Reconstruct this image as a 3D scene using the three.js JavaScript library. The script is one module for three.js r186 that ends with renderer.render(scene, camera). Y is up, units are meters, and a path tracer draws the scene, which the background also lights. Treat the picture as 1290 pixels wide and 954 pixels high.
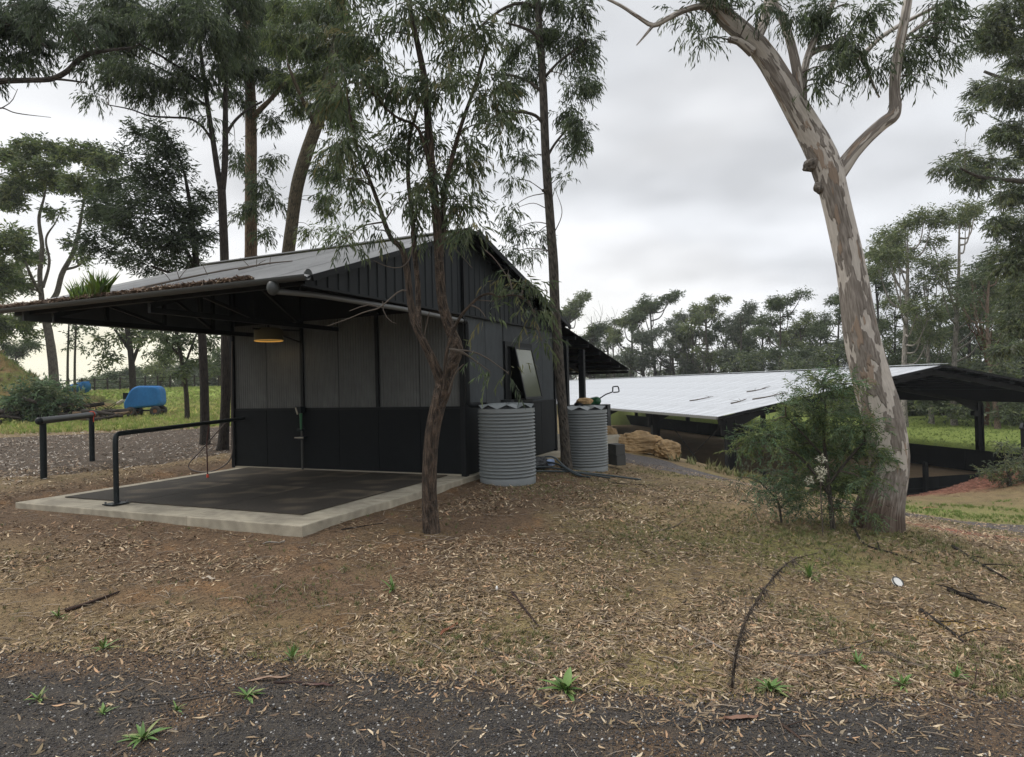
import * as THREE from 'three';
import { mergeGeometries } from 'three/addons/utils/BufferGeometryUtils.js';
import { ImprovedNoise } from 'three/addons/math/ImprovedNoise.js';

// ------------------------------------------------------------------ camera, sky, sun, exposure
const scene = new THREE.Scene();
const EYE = 1.5, PITCH = 0.0103, ROLL = -0.0239, FOC = 833.04, PW = 1290, PH = 954;
const camera = new THREE.PerspectiveCamera(THREE.MathUtils.radToDeg(2 * Math.atan(477 / FOC)), PW / PH, 0.1, 3000);
camera.position.set(0, EYE, 0);
camera.rotation.set(PITCH, 0, ROLL, 'XYZ');
scene.add(camera);

const SUN_DIR = new THREE.Vector3(-0.55, 0.78, -0.25).normalize();
const sun = new THREE.DirectionalLight(new THREE.Color(1, 0.96, 0.9), 1.5);
sun.position.copy(SUN_DIR).multiplyScalar(90); sun.target.position.set(0, 0, -12);
sun.castShadow = true; sun.shadow.radius = 45; sun.shadow.mapSize.set(2048, 2048);
Object.assign(sun.shadow.camera, { left: -60, right: 60, top: 60, bottom: -60, near: 1, far: 220 });
scene.add(sun, sun.target);

const EXPOSURE = 1.24;

// ------------------------------------------------------------------ small tools
let seed = 20240;
const rnd = () => { seed = (seed + 0x6D2B79F5) | 0; let t = Math.imul(seed ^ (seed >>> 15), 1 | seed); t = (t + Math.imul(t ^ (t >>> 7), 61 | t)) ^ t; return ((t ^ (t >>> 14)) >>> 0) / 4294967296; };
const rr = (a, b) => a + (b - a) * rnd();
const gauss = () => { let s = 0; for (let i = 0; i < 4; i++) s += rnd(); return (s - 2) / 1.15; };
const perlin = new ImprovedNoise();
const noise = (x, y, z = 0) => perlin.noise(x + 37.2, y + 11.7, z + 5.3);
const fbm = (x, y, z = 0, o = 4) => { let a = 0, s = 1, k = 0.5; for (let i = 0; i < o; i++) { a += k * noise(x * s, y * s, z * s); s *= 2.03; k *= 0.5; } return a; };
const clamp = (v, a = 0, b = 1) => Math.min(b, Math.max(a, v));
const smooth = (a, b, v) => { const t = clamp((v - a) / (b - a)); return t * t * (3 - 2 * t); };
const mix = (a, b, t) => a + (b - a) * t;
const V = (x, y, z) => new THREE.Vector3(x, y, z);
// a point of the place from a survey bearing (photo pixel) and a distance along the view axis
function spot(px, py, d) {
  const X = (px - PW / 2) / FOC, Y = -(py - PH / 2) / FOC, cr = Math.cos(ROLL), sr = Math.sin(ROLL);
  const x = X * cr - Y * sr, y = X * sr + Y * cr, c = Math.cos(PITCH), s = Math.sin(PITCH);
  const yy = y * c + s, zz = y * s - c;
  return V(x, yy, zz).multiplyScalar(d / -zz).add(V(0, EYE, 0));
}

// sky: bright broken overcast, thinner and warmer low in the west (left)
{
  const w = 1024, h = 512, data = new Float32Array(w * h * 4);
  for (let j = 0; j < h; j++) for (let i = 0; i < w; i++) {
    const el = ((j + 0.5) / h - 0.5) * Math.PI, az = ((i + 0.5) / w - 0.5) * 2 * Math.PI;
    const dx = Math.cos(el) * Math.cos(az), dy = Math.sin(el), dz = Math.cos(el) * Math.sin(az);
    const k = 1 / (Math.max(dy, 0) + 0.16), cx = dx * k, cz = dz * k;
    const n1 = fbm(cx * 0.55 + 3.1, cz * 0.55, 0.4, 5), n2 = fbm(cx * 1.7, cz * 1.7 + 9, 2.2, 4);
    let L = 0.74 + 0.44 * n1 + 0.36 * n2;
    const west = smooth(0.1, 0.95, -dx * 0.85 - dz * 0.5);
    const low = 1 - smooth(0.02, 0.34, dy);
    L += 0.10 * low; L = clamp(L, 0.55, 0.85);
    const glow = west * (1 - smooth(0.0, 0.22, dy));
    const blue = smooth(0.02, -0.25, n1) * 0.35;
    const r = L * mix(0.985, 0.93, blue) + glow * 0.16, g = L * mix(1.0, 0.985, blue) + glow * 0.09, b = L * mix(1.03, 1.07, blue) - glow * 0.16;
    const o = (j * w + i) * 4;
    data[o] = r; data[o + 1] = g; data[o + 2] = b; data[o + 3] = 1;
  }
  const sky = new THREE.DataTexture(data, w, h, THREE.RGBAFormat, THREE.FloatType);
  sky.mapping = THREE.EquirectangularReflectionMapping; sky.magFilter = THREE.LinearFilter; sky.minFilter = THREE.LinearFilter; sky.needsUpdate = true;
  scene.background = sky; scene.environment = sky;
}

// ------------------------------------------------------------------ naming and grouping
const taken = new Map();
function numbered(n) { const k = (taken.get(n) ?? -1) + 1; taken.set(n, k); return k ? `${n}_${String(k).padStart(3, '0')}` : n; }
function tag(o, label, category, group, kind) {
  if (label) o.userData.label = label; if (category) o.userData.category = category;
  if (group) o.userData.group = group; if (kind) o.userData.kind = kind; return o;
}
function thing(name, label, category, group, pos = [0, 0, 0], turn = 0) {
  const o = new THREE.Group(); o.name = numbered(name); o.position.set(...pos); o.rotation.y = turn; scene.add(o); return tag(o, label, category, group);
}
function part(name, geo, mat, parent) { const m = new THREE.Mesh(geo, mat); m.name = name; m.castShadow = m.receiveShadow = true; parent.add(m); return m; }
function solo(name, geo, mat, label, category, group) { const m = part(numbered(name), geo, mat, scene); return tag(m, label, category, group); }
function structure(name, geo, mat) { const m = part(numbered(name), geo, mat, scene); m.userData.kind = 'structure'; return m; }

// ------------------------------------------------------------------ geometry tools
function box(x0, x1, y0, y1, z0, z1) { const g = new THREE.BoxGeometry(x1 - x0, y1 - y0, z1 - z0); g.translate((x0 + x1) / 2, (y0 + y1) / 2, (z0 + z1) / 2); return g; }
function bar(a, b, w, h = w) { // square bar between two points
  const d = V().subVectors(b, a), L = d.length(), g = new THREE.BoxGeometry(w, h, L);
  const m = new THREE.Matrix4().lookAt(b, a, Math.abs(d.y) > 0.95 * L ? V(1, 0, 0) : V(0, 1, 0)); m.setPosition(V().addVectors(a, b).multiplyScalar(0.5));
  return g.applyMatrix4(m);
}
function pipe(points, r, seg = 24, rad = 10, tension = 0.15) {
  const c = new THREE.CatmullRomCurve3(points, false, 'catmullrom', tension);
  const g = new THREE.TubeGeometry(c, seg, r, rad, false); const parts = [g];
  for (const t of [0, 1]) { const s = new THREE.CircleGeometry(r, rad); const d = c.getTangent(t).multiplyScalar(t ? 1 : -1); s.applyQuaternion(new THREE.Quaternion().setFromUnitVectors(V(0, 0, 1), d)); const p = c.getPoint(t); s.translate(p.x, p.y, p.z); parts.push(s); }
  return mergeGeometries(parts);
}
const join = gs => mergeGeometries(gs.map(g => { const n = g.index ? g.toNonIndexed() : g; for (const k of Object.keys(n.attributes)) if (!['position', 'normal', 'uv'].includes(k)) n.deleteAttribute(k); return n; }));
// tapered limb along points [Vector3, radius]; uv: u round the limb in metres, v along it
function limb(pts, { rad = 9, step = 0.12, bump = 0.06, freq = 3, uvScale = 1, unit = false, vr = [0, 1], closeTop = true } = {}) {
  const c = new THREE.CatmullRomCurve3(pts.map(p => p[0]), false, 'centripetal'); const L = c.getLength();
  const n = Math.max(4, Math.min(160, Math.round(L / step))); const fr = { normals: [], binormals: [] }; { let nn = null; for (let i = 0; i <= n; i++) { const T = c.getTangent(i / n); if (!nn) nn = Math.abs(T.y) > 0.8 ? V(1, 0, 0) : V(0, 1, 0); nn = nn.clone().addScaledVector(T, -nn.dot(T)).normalize(); fr.normals.push(nn); fr.binormals.push(V().crossVectors(T, nn)); } }
  const P = [], UV = [], I = []; const s0 = rnd() * 50; let rmax = 0; for (const p of pts) rmax = Math.max(rmax, p[1]);
  for (let i = 0; i <= n; i++) {
    const t = i / n, p = c.getPoint(t), f = t * (pts.length - 1), k = Math.min(pts.length - 2, Math.floor(f)), e = f - k;
    const r = mix(pts[k][1], pts[k + 1][1], e * e * (3 - 2 * e));
    const ii = i;
    for (let j = 0; j <= rad; j++) {
      const a = (j % rad) / rad * Math.PI * 2, ca = Math.cos(a), sa = Math.sin(a);
      const q = r * (1 + bump * 2 * fbm(ca * freq * 0.5 + s0, sa * freq * 0.5, t * L * 0.9, 3));
      P.push(p.x + q * (fr.normals[ii].x * ca + fr.binormals[ii].x * sa), p.y + q * (fr.normals[ii].y * ca + fr.binormals[ii].y * sa), p.z + q * (fr.normals[ii].z * ca + fr.binormals[ii].z * sa));
      UV.push(unit ? j / rad : j / rad * Math.max(1, Math.round(2 * Math.PI * rmax / uvScale * 2)) * 0.5, unit ? mix(vr[0], vr[1], t) : t * L / uvScale);
      if (i < n && j < rad) { const q0 = i * (rad + 1) + j; I.push(q0, q0 + 1, q0 + rad + 1, q0 + 1, q0 + rad + 2, q0 + rad + 1); }
    }
  }
  if (closeTop) { const b = n * (rad + 1), m = P.length / 3, e = c.getPoint(1); P.push(e.x, e.y, e.z); UV.push(0.5, L); for (let j = 0; j < rad; j++) I.push(b + j, b + j + 1, m); }
  const g = new THREE.BufferGeometry(); g.setAttribute('position', new THREE.Float32BufferAttribute(P, 3)); g.setAttribute('uv', new THREE.Float32BufferAttribute(UV, 2)); g.setIndex(I); g.computeVertexNormals();
  const N = g.attributes.normal, cnt = n + 1; // close the seam
  for (let i = 0; i < cnt; i++) { const a = i * (rad + 1), b = a + rad; const x = N.getX(a) + N.getX(b), y = N.getY(a) + N.getY(b), z = N.getZ(a) + N.getZ(b), l = Math.hypot(x, y, z) || 1; N.setXYZ(a, x / l, y / l, z / l); N.setXYZ(b, x / l, y / l, z / l); }
  g.userData = { curve: c }; return g;
}
// corrugated sheet in the xy plane, ribs along y, front to +z
function corrugated(w, h, pitch = 0.062, amp = 0.008, topFn = null, sub = 4) {
  const n = Math.max(4, Math.round(w / pitch * sub)), P = [], N = [], UV = [], I = [];
  for (let i = 0; i <= n; i++) {
    const x = w * i / n, z = amp * Math.cos(x / pitch * 2 * Math.PI), dz = -amp * 2 * Math.PI / pitch * Math.sin(x / pitch * 2 * Math.PI), l = Math.hypot(1, dz);
    for (const y of [0, topFn ? topFn(x) : h]) { P.push(x, y, z); N.push(-dz / l, 0, 1 / l); UV.push(x, y); }
    if (i < n) { const a = i * 2; I.push(a, a + 2, a + 1, a + 2, a + 3, a + 1); }
  }
  const g = new THREE.BufferGeometry(); g.setAttribute('position', new THREE.Float32BufferAttribute(P, 3)); g.setAttribute('normal', new THREE.Float32BufferAttribute(N, 3)); g.setAttribute('uv', new THREE.Float32BufferAttribute(UV, 2)); g.setIndex(I); return g;
}
// flat pan sheet with raised ribs every `pitch`
function panSheet(w, pitch, bot, top, ribH = 0.022, ribW = 0.035) {
  const P = [], UV = [], I = []; const xs = [];
  for (let x = 0; x < w - 1e-4; x += pitch) xs.push([x, ribH], [Math.min(w, x + ribW), ribH], [Math.min(w, x + ribW + 0.012), 0], [Math.min(w, x + pitch - 0.012), 0]);
  xs.push([w, ribH]);
  for (let i = 0; i < xs.length - 1; i++) {
    const [x0, z0] = xs[i], [x1, z1] = xs[i + 1], b = P.length / 3;
    P.push(x0, bot(x0), z0, x1, bot(x1), z1, x1, top(x1), z1, x0, top(x0), z0); UV.push(x0, bot(x0), x1, bot(x1), x1, top(x1), x0, top(x0)); I.push(b, b + 1, b + 2, b, b + 2, b + 3);
  }
  const g = new THREE.BufferGeometry(); g.setAttribute('position', new THREE.Float32BufferAttribute(P, 3)); g.setAttribute('uv', new THREE.Float32BufferAttribute(UV, 2)); g.setIndex(I); g.computeVertexNormals(); return g;
}

// ------------------------------------------------------------------ textures (surface stuff only: grain, grit, bark, stains)
function dataTex(w, h, fn, srgb = false, repeat = 1) {
  const d = new Uint8Array(w * h * 4);
  for (let j = 0; j < h; j++) for (let i = 0; i < w; i++) { const c = fn(i / w, j / h, i, j), o = (j * w + i) * 4; d[o] = clamp(c[0]) * 255; d[o + 1] = clamp(c[1]) * 255; d[o + 2] = clamp(c[2]) * 255; d[o + 3] = 255; }
  const t = new THREE.DataTexture(d, w, h); t.wrapS = t.wrapT = THREE.RepeatWrapping; t.magFilter = THREE.LinearFilter; t.minFilter = THREE.LinearMipmapLinearFilter; t.generateMipmaps = true;
  if (srgb) t.colorSpace = THREE.SRGBColorSpace; t.repeat.set(repeat, repeat); t.needsUpdate = true; return t;
}
// noise that tiles over the unit square
const tile = (u, v, f, s = 0) => { const a = u * 2 * Math.PI, b = v * 2 * Math.PI, k = f / (2 * Math.PI); return noise(Math.cos(a) * k + Math.cos(b) * k * 0.31 + s, Math.sin(a) * k + Math.sin(b) * k * 0.57, Math.cos(b) * k + s * 1.7) * 0.7 + noise(Math.sin(b) * k * 0.8 + s * 2.1, Math.cos(a) * k, Math.sin(a) * k * 0.6 - s) * 0.5; };
// grit painted as flecks into a tile: returns colour and height textures
function fleckTile(size, base, flecks, repeat) {
  const C = new Float32Array(size * size * 3), Hh = new Float32Array(size * size);
  for (let j = 0; j < size; j++) for (let i = 0; i < size; i++) { const u = i / size, v = j / size, n = 0.5 * tile(u, v, 6, 1) + 0.35 * tile(u, v, 17, 4) + 0.3 * tile(u, v, 45, 7), g = (rnd() - 0.5) * 0.28; const o = j * size + i; for (let c = 0; c < 3; c++) C[o * 3 + c] = base[c] * (1 + 0.5 * n + g); Hh[o] = 0.25 + 0.22 * n + 0.1 * g; }
  for (const f of flecks) for (let k = 0; k < f.n; k++) {
    const cx = rnd() * size, cy = rnd() * size, L = rr(f.l[0], f.l[1]), W = rr(f.w[0], f.w[1]), a = rnd() * Math.PI, ca = Math.cos(a), sa = Math.sin(a), m = f.c[Math.floor(rnd() * f.c.length)], b = rr(0.65, 1.2), R = Math.ceil(L), bend = rr(-0.5, 0.5) / L;
    for (let y = -R; y <= R; y++) for (let x = -R; x <= R; x++) {
      const p = x * ca + y * sa; let q = -x * sa + y * ca; q -= bend * p * p; const e = (p / L) ** 2 + (q / W) ** 2; if (e > 1) continue;
      const o = (((Math.round(cy + y) % size) + size) % size) * size + (((Math.round(cx + x) % size) + size) % size); const s = Math.min(1, (1 - e) * 2.5);
      for (let c = 0; c < 3; c++) C[o * 3 + c] = mix(C[o * 3 + c], m[c] * b, s); Hh[o] = mix(Hh[o], Hh[o] * 0.3 + f.h * rr(0.9, 1.1), s);
    }
  }
  const enc = v => v <= 0.0031308 ? v * 12.92 : 1.055 * Math.pow(v, 1 / 2.4) - 0.055;
  return { map: dataTex(size, size, (u, v, i, j) => { const o = (j * size + i) * 3; return [enc(C[o]), enc(C[o + 1]), enc(C[o + 2])]; }, true, repeat), bump: dataTex(size, size, (u, v, i, j) => { const q = Hh[j * size + i]; return [q, q, q]; }, false, repeat) };
}
const matte = o => new THREE.MeshPhysicalMaterial({ specularIntensity: 0.35, ...o });
const std = o => new THREE.MeshStandardMaterial(o);
const lin = (r, g, b) => new THREE.Color().setRGB(r, g, b);

const litterTex = fleckTile(1024, [0.52, 0.5, 0.48], [
  { n: 5200, l: [4, 15], w: [1.0, 2.6], h: 0.6, c: [[0.95, 0.9, 0.86], [0.7, 0.66, 0.62], [0.38, 0.35, 0.34], [0.8, 0.72, 0.62], [0.3, 0.28, 0.26]] },
  { n: 900, l: [10, 30], w: [1.8, 4], h: 0.85, c: [[1, 0.97, 0.93], [0.85, 0.78, 0.7], [0.5, 0.43, 0.38]] }], 1 / 1.4);
const gravelTex = fleckTile(1024, [0.030, 0.0285, 0.029], [
  { n: 16000, l: [2, 5], w: [1.5, 4], h: 0.55, c: [[0.04, 0.038, 0.04], [0.075, 0.07, 0.07], [0.022, 0.02, 0.02], [0.055, 0.05, 0.048], [0.09, 0.085, 0.08]] },
  { n: 900, l: [1.5, 4], w: [1.2, 3], h: 0.7, c: [[0.22, 0.21, 0.2], [0.34, 0.33, 0.31], [0.16, 0.14, 0.12]] },
  { n: 380, l: [4, 12], w: [0.9, 2], h: 0.7, c: [[0.2, 0.15, 0.1], [0.14, 0.1, 0.07]] }], 1 / 1.3);
const barkTex = (() => { const hgt = (u, v) => { const f = tile(u, v * 0.2, 9, 3) * 0.35; const r = 1 - Math.abs(tile(u + f * 0.08, v * 0.28, 16, 2)) * 2.1; return clamp(0.2 + 0.75 * r + 0.3 * tile(u, v, 30, 8)); };
  return { map: dataTex(512, 512, (u, v) => { const q = hgt(u, v), n = tile(u, v, 5, 12); return [0.3 + 0.34 * q + 0.06 * n, 0.3 + 0.33 * q + 0.06 * n, 0.3 + 0.32 * q + 0.06 * n]; }, true), bump: dataTex(512, 512, (u, v) => { const q = hgt(u, v); return [q, q, q]; }) }; })();
const woodBark = (c, b = 0.02) => std({ color: c, map: barkTex.map, bumpMap: barkTex.bump, bumpScale: b, roughness: 0.95 });
// smooth gum bark: cream with old grey and tan plates still hanging on, rough brown stocking at the foot
const gumPatch = (u, v) => { const a = u * 2 * Math.PI, x = Math.cos(a), y = Math.sin(a); const p = fbm(x * 1.25 + 2, y * 1.25, v * 15, 4) + 0.3 * fbm(x * 3.8, y * 3.8 + 5, v * 48, 3); const q = fbm(x * 1.6 + 8, y * 1.6, v * 17 + 4, 4); return [p, q]; };
const gumTex = (() => { const f = (u, v) => { const [p, q] = gumPatch(u, v), a = u * 2 * Math.PI, x = Math.cos(a), y = Math.sin(a); const fine = fbm(x * 9, y * 9, v * 70, 3), streak = fbm(x * 14, y * 14, v * 9, 3);
    let c = [0.72 + 0.12 * fine + 0.06 * streak, 0.69 + 0.12 * fine + 0.06 * streak, 0.655 + 0.12 * fine + 0.06 * streak]; let h = 0.3;
    const old = smooth(-0.015, 0.005, p + 0.10 * (1 - smooth(0.12, 0.42, v))); c = c.map((e, i) => mix(e, [0.485, 0.455, 0.425][i] + 0.10 * streak + 0.26 * fine, old)); h += 0.4 * old;
    const tan = smooth(0.2, 0.24, q) * 0.8; c = c.map((e, i) => mix(e, [0.56, 0.485, 0.42][i] + 0.08 * streak, tan)); h += 0.25 * tan;
    const foot = 1 - smooth(0.045, 0.13, v + 0.09 * p + 0.05 * streak); c = c.map((e, i) => mix(e, [0.33, 0.275, 0.235][i] + 0.22 * streak, foot)); h += foot * (0.3 + 0.6 * streak);
    return { c, h }; };
  return { map: dataTex(512, 1024, (u, v) => f(u, v).c, true), bump: dataTex(512, 1024, (u, v) => { const h = f(u, v).h; return [h, h, h]; }) }; })();
const concreteTex = dataTex(512, 512, (u, v) => { const n = 0.78 + 0.16 * tile(u, v, 5, 3) + 0.12 * tile(u, v, 21, 6) + (rnd() - 0.5) * 0.09; return [n, n * 0.985, n * 0.95]; }, true, 1 / 2);
const matTex = dataTex(512, 512, (u, v) => { const n = 0.5 * tile(u, v, 4, 5) + 0.5 * tile(u, v, 11, 2), st = smooth(0.08, 0.4, n), g = (rnd() - 0.5) * 0.08; return [0.25 + 0.15 * st + g, 0.245 + 0.135 * st + g, 0.24 + 0.11 * st + g]; }, true, 1 / 2.2);
const grimeTex = dataTex(512, 512, (u, v) => { const n = 0.88 + 0.10 * tile(u, v, 4, 9) + 0.06 * tile(u, v, 23, 3) + (rnd() - 0.5) * 0.05; return [n, n, n]; }, true, 1 / 2.5);
const sandTex = dataTex(512, 512, (u, v) => { const n = 0.8 + 0.2 * tile(u, v, 8, 2) + 0.14 * tile(u, v, 30, 5) + (rnd() - 0.5) * 0.08; return [n, n, n]; }, true, 1 / 4);

const M = {
  dark: matte({ color: lin(0.021, 0.026, 0.030), roughness: 0.5, map: grimeTex }),
  frame: matte({ color: lin(0.009, 0.0105, 0.012), roughness: 0.5 }),
  rail: matte({ color: lin(0.016, 0.021, 0.023), roughness: 0.42 }),
  greyClad: matte({ color: lin(0.155, 0.162, 0.156), roughness: 0.6, map: grimeTex }),
  slateClad: matte({ color: lin(0.088, 0.099, 0.106), roughness: 0.55, map: grimeTex }),
  rubber: matte({ color: lin(0.009, 0.0115, 0.013), roughness: 0.7, map: grimeTex }),
  slateMat: matte({ color: lin(0.024, 0.027, 0.029), roughness: 0.7, map: grimeTex }),
  zinc: std({ color: lin(0.36, 0.365, 0.37), roughness: 0.42, metalness: 0.55, map: grimeTex }),
  arenaRoof: std({ color: lin(0.72, 0.75, 0.79), roughness: 0.5, metalness: 0.25, map: grimeTex, side: THREE.DoubleSide }),
  concrete: std({ color: lin(0.60, 0.56, 0.47), roughness: 0.9, map: concreteTex }),
  floorMat: matte({ color: lin(1.0, 0.92, 0.8), roughness: 0.75, map: matTex }),
  tank: std({ color: lin(0.20, 0.22, 0.225), roughness: 0.42 }),
  pvc: std({ color: lin(0.13, 0.135, 0.135), roughness: 0.45 }),
  glass: std({ color: lin(0.15, 0.16, 0.12), roughness: 0.08, metalness: 0.35 }),
  sand: std({ color: lin(0.70, 0.49, 0.28), roughness: 1, map: sandTex }),
  bark: woodBark(lin(0.36, 0.265, 0.195), 0.05),
  barkGrey: woodBark(lin(0.30, 0.265, 0.22), 0.025),
  barkDark: woodBark(lin(0.13, 0.105, 0.085), 0.02),
  barkTan: woodBark(lin(0.52, 0.36, 0.22), 0.015),
  barkOlive: woodBark(lin(0.36, 0.30, 0.19), 0.015),
  barkPale: woodBark(lin(1.0, 0.93, 0.84), 0.006),
  twig: std({ color: lin(0.10, 0.082, 0.066), roughness: 0.95 }),
  deadTwig: std({ color: lin(0.25, 0.21, 0.17), roughness: 0.95 }),
  gum: std({ map: gumTex.map, bumpMap: gumTex.bump, bumpScale: 0.035, roughness: 0.85 }),
  leaf: matte({ vertexColors: true, roughness: 0.95, specularIntensity: 0.5, transmission: 0.45, thickness: 0, side: THREE.DoubleSide }),
  litter: std({ color: 0xffffff, roughness: 0.85, side: THREE.DoubleSide }),
  blue: matte({ color: lin(0.04, 0.19, 0.46), roughness: 0.7, map: grimeTex }),
  tyre: std({ color: lin(0.045, 0.042, 0.038), roughness: 0.9 }),
  rust: std({ color: lin(0.2, 0.09, 0.05), roughness: 0.9 }),
  red: std({ color: lin(0.6, 0.07, 0.03), roughness: 0.6 }),
  white: std({ color: lin(0.75, 0.75, 0.73), roughness: 0.5 }),
  rock: std({ color: lin(0.60, 0.42, 0.23), roughness: 0.95, map: concreteTex, bumpMap: sandTex, bumpScale: 0.03 }),
  block: std({ color: lin(0.11, 0.115, 0.12), roughness: 0.9, map: concreteTex }),
  green: std({ color: lin(0.02, 0.12, 0.045), roughness: 0.4 }),
};

// ------------------------------------------------------------------ terrain: a smooth surface through surveyed points (x, z, height), slab top = 0
const SURVEY = [[-2.6, -7.9, -.11], [-7.1, -9.5, -.05], [-5, -8.6, -.09], [-1, -10.4, -.1], [0, -10.6, -.11], [1, -12.6, -.13], [1.4, -13, -.22], [1.1, -15, -.16], [-4, -13, -.04], [-3, -20, 0], [1, -20, -.15],
  [-.94, -7.5, -.13], [0, -3, -.29], [-4, -3, -.29], [4, -3, -.31], [0, 2, -.3], [-8, 0, -.28], [8, 0, -.34], [0, -4.4, -.28], [3, -4.2, -.33], [-4, -5.4, -.22], [1.7, -6.9, -.27], [4.6, -8.3, -.39], [3.5, -5.4, -.36], [4.9, -6.5, -.5], [7, -6, -.75], [12, -4, -1.0],
  [2.7, -10.5, -.27], [3.1, -17, -.5], [5.1, -17, -.98], [6, -13.5, -.85], [8.6, -13, -1.42], [6.8, -10, -.85], [9.5, -9, -1.15], [12.5, -15, -1.75], [6, -21, -1.15], [3.5, -24, -.75], [7.5, -24, -1.75], [9.5, -29, -2.5], [12.5, -26, -3.2], [17.5, -29.3, -4.5], [14, -22, -2.5], [17, -22, -1.75], [19.5, -23, -1.1], [20.5, -28, -2.6], [25, -24, -1.0], [24, -30, -2.6],
  [-8.6, -12, 0], [-9.5, -15, 0], [-8.7, -18.6, .03], [-15, -20, .05], [-20, -36, .3], [-45, -70, 1.95], [-20, -70, 1.85], [-80, -70, 2.3], [-40, -30, .3], [-20, -8, 0], [-60, -10, .3], [0, -40, -.3], [-3, -62, .1],
  [45, -48, -2.8], [34, -62, -2.9], [55, -35, -2.2], [8, -90, -2.0], [40, -105, -2.5], [38, -18, -1.2], [60, 0, -1], [65, -80, -2.5], [-150, -100, 3], [0, -160, -1], [150, -100, -2], [150, 50, -.5], [-150, 50, .5], [0, 70, -.3]];
const tps = (() => {
  const n = SURVEY.length, m = n + 3, A = Array.from({ length: m }, () => new Float64Array(m + 1)), U = q => q < 1e-9 ? 0 : q * Math.log(q) * 0.5;
  for (let i = 0; i < n; i++) { const [xi, zi, yi] = SURVEY[i]; for (let j = 0; j < n; j++) { const [xj, zj] = SURVEY[j]; A[i][j] = U((xi - xj) ** 2 + (zi - zj) ** 2); } A[i][i] += 0.02; A[i][n] = A[n][i] = 1; A[i][n + 1] = A[n + 1][i] = xi; A[i][n + 2] = A[n + 2][i] = zi; A[i][m] = yi; }
  for (let c = 0; c < m; c++) { let p = c; for (let r = c + 1; r < m; r++) if (Math.abs(A[r][c]) > Math.abs(A[p][c])) p = r; [A[c], A[p]] = [A[p], A[c]]; for (let r = c + 1; r < m; r++) { const f = A[r][c] / A[c][c]; if (f) for (let k = c; k <= m; k++) A[r][k] -= f * A[c][k]; } }
  const w = new Float64Array(m); for (let r = m - 1; r >= 0; r--) { let s = A[r][m]; for (let k = r + 1; k < m; k++) s -= A[r][k] * w[k]; w[r] = s / A[r][r]; }
  return (x, z) => { const q = Math.hypot(x, z + 20); if (q > 150) { x = x * 150 / q; z = (z + 20) * 150 / q - 20; } let s = w[n] + w[n + 1] * x + w[n + 2] * z; for (let j = 0; j < n; j++) s += w[j] * U((x - SURVEY[j][0]) ** 2 + (z - SURVEY[j][1]) ** 2); return s; };
})();
// frames of the two buildings
const SHED = { x: -0.8046, z: -11.0565, a: 1.1517 }, ARENA = { x: 9.08, z: -29.39, a: 0.215 };
const toLocal = (f, x, z) => { const dx = x - f.x, dz = z - f.z; return [dx * Math.cos(f.a) - dz * Math.sin(f.a), dx * Math.sin(f.a) + dz * Math.cos(f.a)]; };
const toWorld = (f, x, z) => [f.x + x * Math.cos(f.a) + z * Math.sin(f.a), f.z - x * Math.sin(f.a) + z * Math.cos(f.a)];
const ARENA_FLOOR = -4.8, ARENA_W = 24.03, ARENA_L = 68;
function H(x, z) {
  let y = tps(x, z);
  const d = Math.hypot(x, z);
  if (d < 60) y += (0.05 * fbm(x * 0.7, z * 0.7, 3, 3) + 0.022 * fbm(x * 3.1, z * 3.1, 7, 3)) * (1 - smooth(30, 60, d)) * (z > -3.4 ? 0.4 : 1);
  const [sx, sz] = toLocal(SHED, x, z); // level under and beside the slab
  const e = Math.max(Math.abs(sx - 0.2) - 4.45, Math.abs(sz + 2.65) - 2.75); if (e < 0.6) y = mix(Math.min(y, -0.085), y, smooth(-0.05, 0.6, e));
  const [ax, az] = toLocal(ARENA, x, z); // arena is cut into the bank
  const inx = Math.min(ax - 0.3, ARENA_W + 0.9 - ax), inz = Math.min(-az + 0.35, ARENA_L + az); const i2 = Math.min(inx, inz);
  if (i2 > -0.5) y = mix(y, Math.min(y, ARENA_FLOOR - 0.25), smooth(-0.5, 0.9, i2));
  return y;
}
// ---- where the gravel lies
const lerpTable = (t, x) => { if (x <= t[0][0]) return t[0][1]; for (let i = 1; i < t.length; i++) if (x < t[i][0]) return mix(t[i - 1][1], t[i][1], (x - t[i - 1][0]) / (t[i][0] - t[i - 1][0])); return t[t.length - 1][1]; };
const roadEdge = x => lerpTable([[-40, -5.6], [-8, -5.1], [-3.7, -4.65], [-1.1, -4.2], [0.96, -3.75], [2.9, -3.7], [8, -3.5], [40, -3]], x) + 0.3 * fbm(x * 1.3, 4, 1, 4) + 0.07 * fbm(x * 9, 2, 6, 2);
const PATH = [[775, 560, 19], [800, 574, 17.6], [850, 590, 16.8], [910, 606, 15.8], [985, 625, 14.6], [1080, 645, 13.6], [1180, 660, 12.9], [1290, 672, 12.4], [1500, 690, 12]].map(([a, b, d]) => spot(a, b, d));
const pathDist = (x, z) => { let m = 1e9; for (let i = 0; i < PATH.length - 1; i++) { const a = PATH[i], b = PATH[i + 1], vx = b.x - a.x, vz = b.z - a.z, t = clamp(((x - a.x) * vx + (z - a.z) * vz) / (vx * vx + vz * vz)); m = Math.min(m, Math.hypot(x - a.x - vx * t, z - a.z - vz * t)); } return m; };
const PATH_W = 1.75;
const yardNear = x => lerpTable([[-60, -9], [-14, -11.2], [-9, -12.3], [-7.6, -14.5], [-6.5, -17]], x) + 0.8 * fbm(x * 0.8, 3, 2, 3);
const yardFar = x => lerpTable([[-60, -21], [-20, -23], [-13, -25], [-8, -26], [0, -25]], x) + 1.2 * fbm(x * 0.5, 8, 2, 3);
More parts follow.
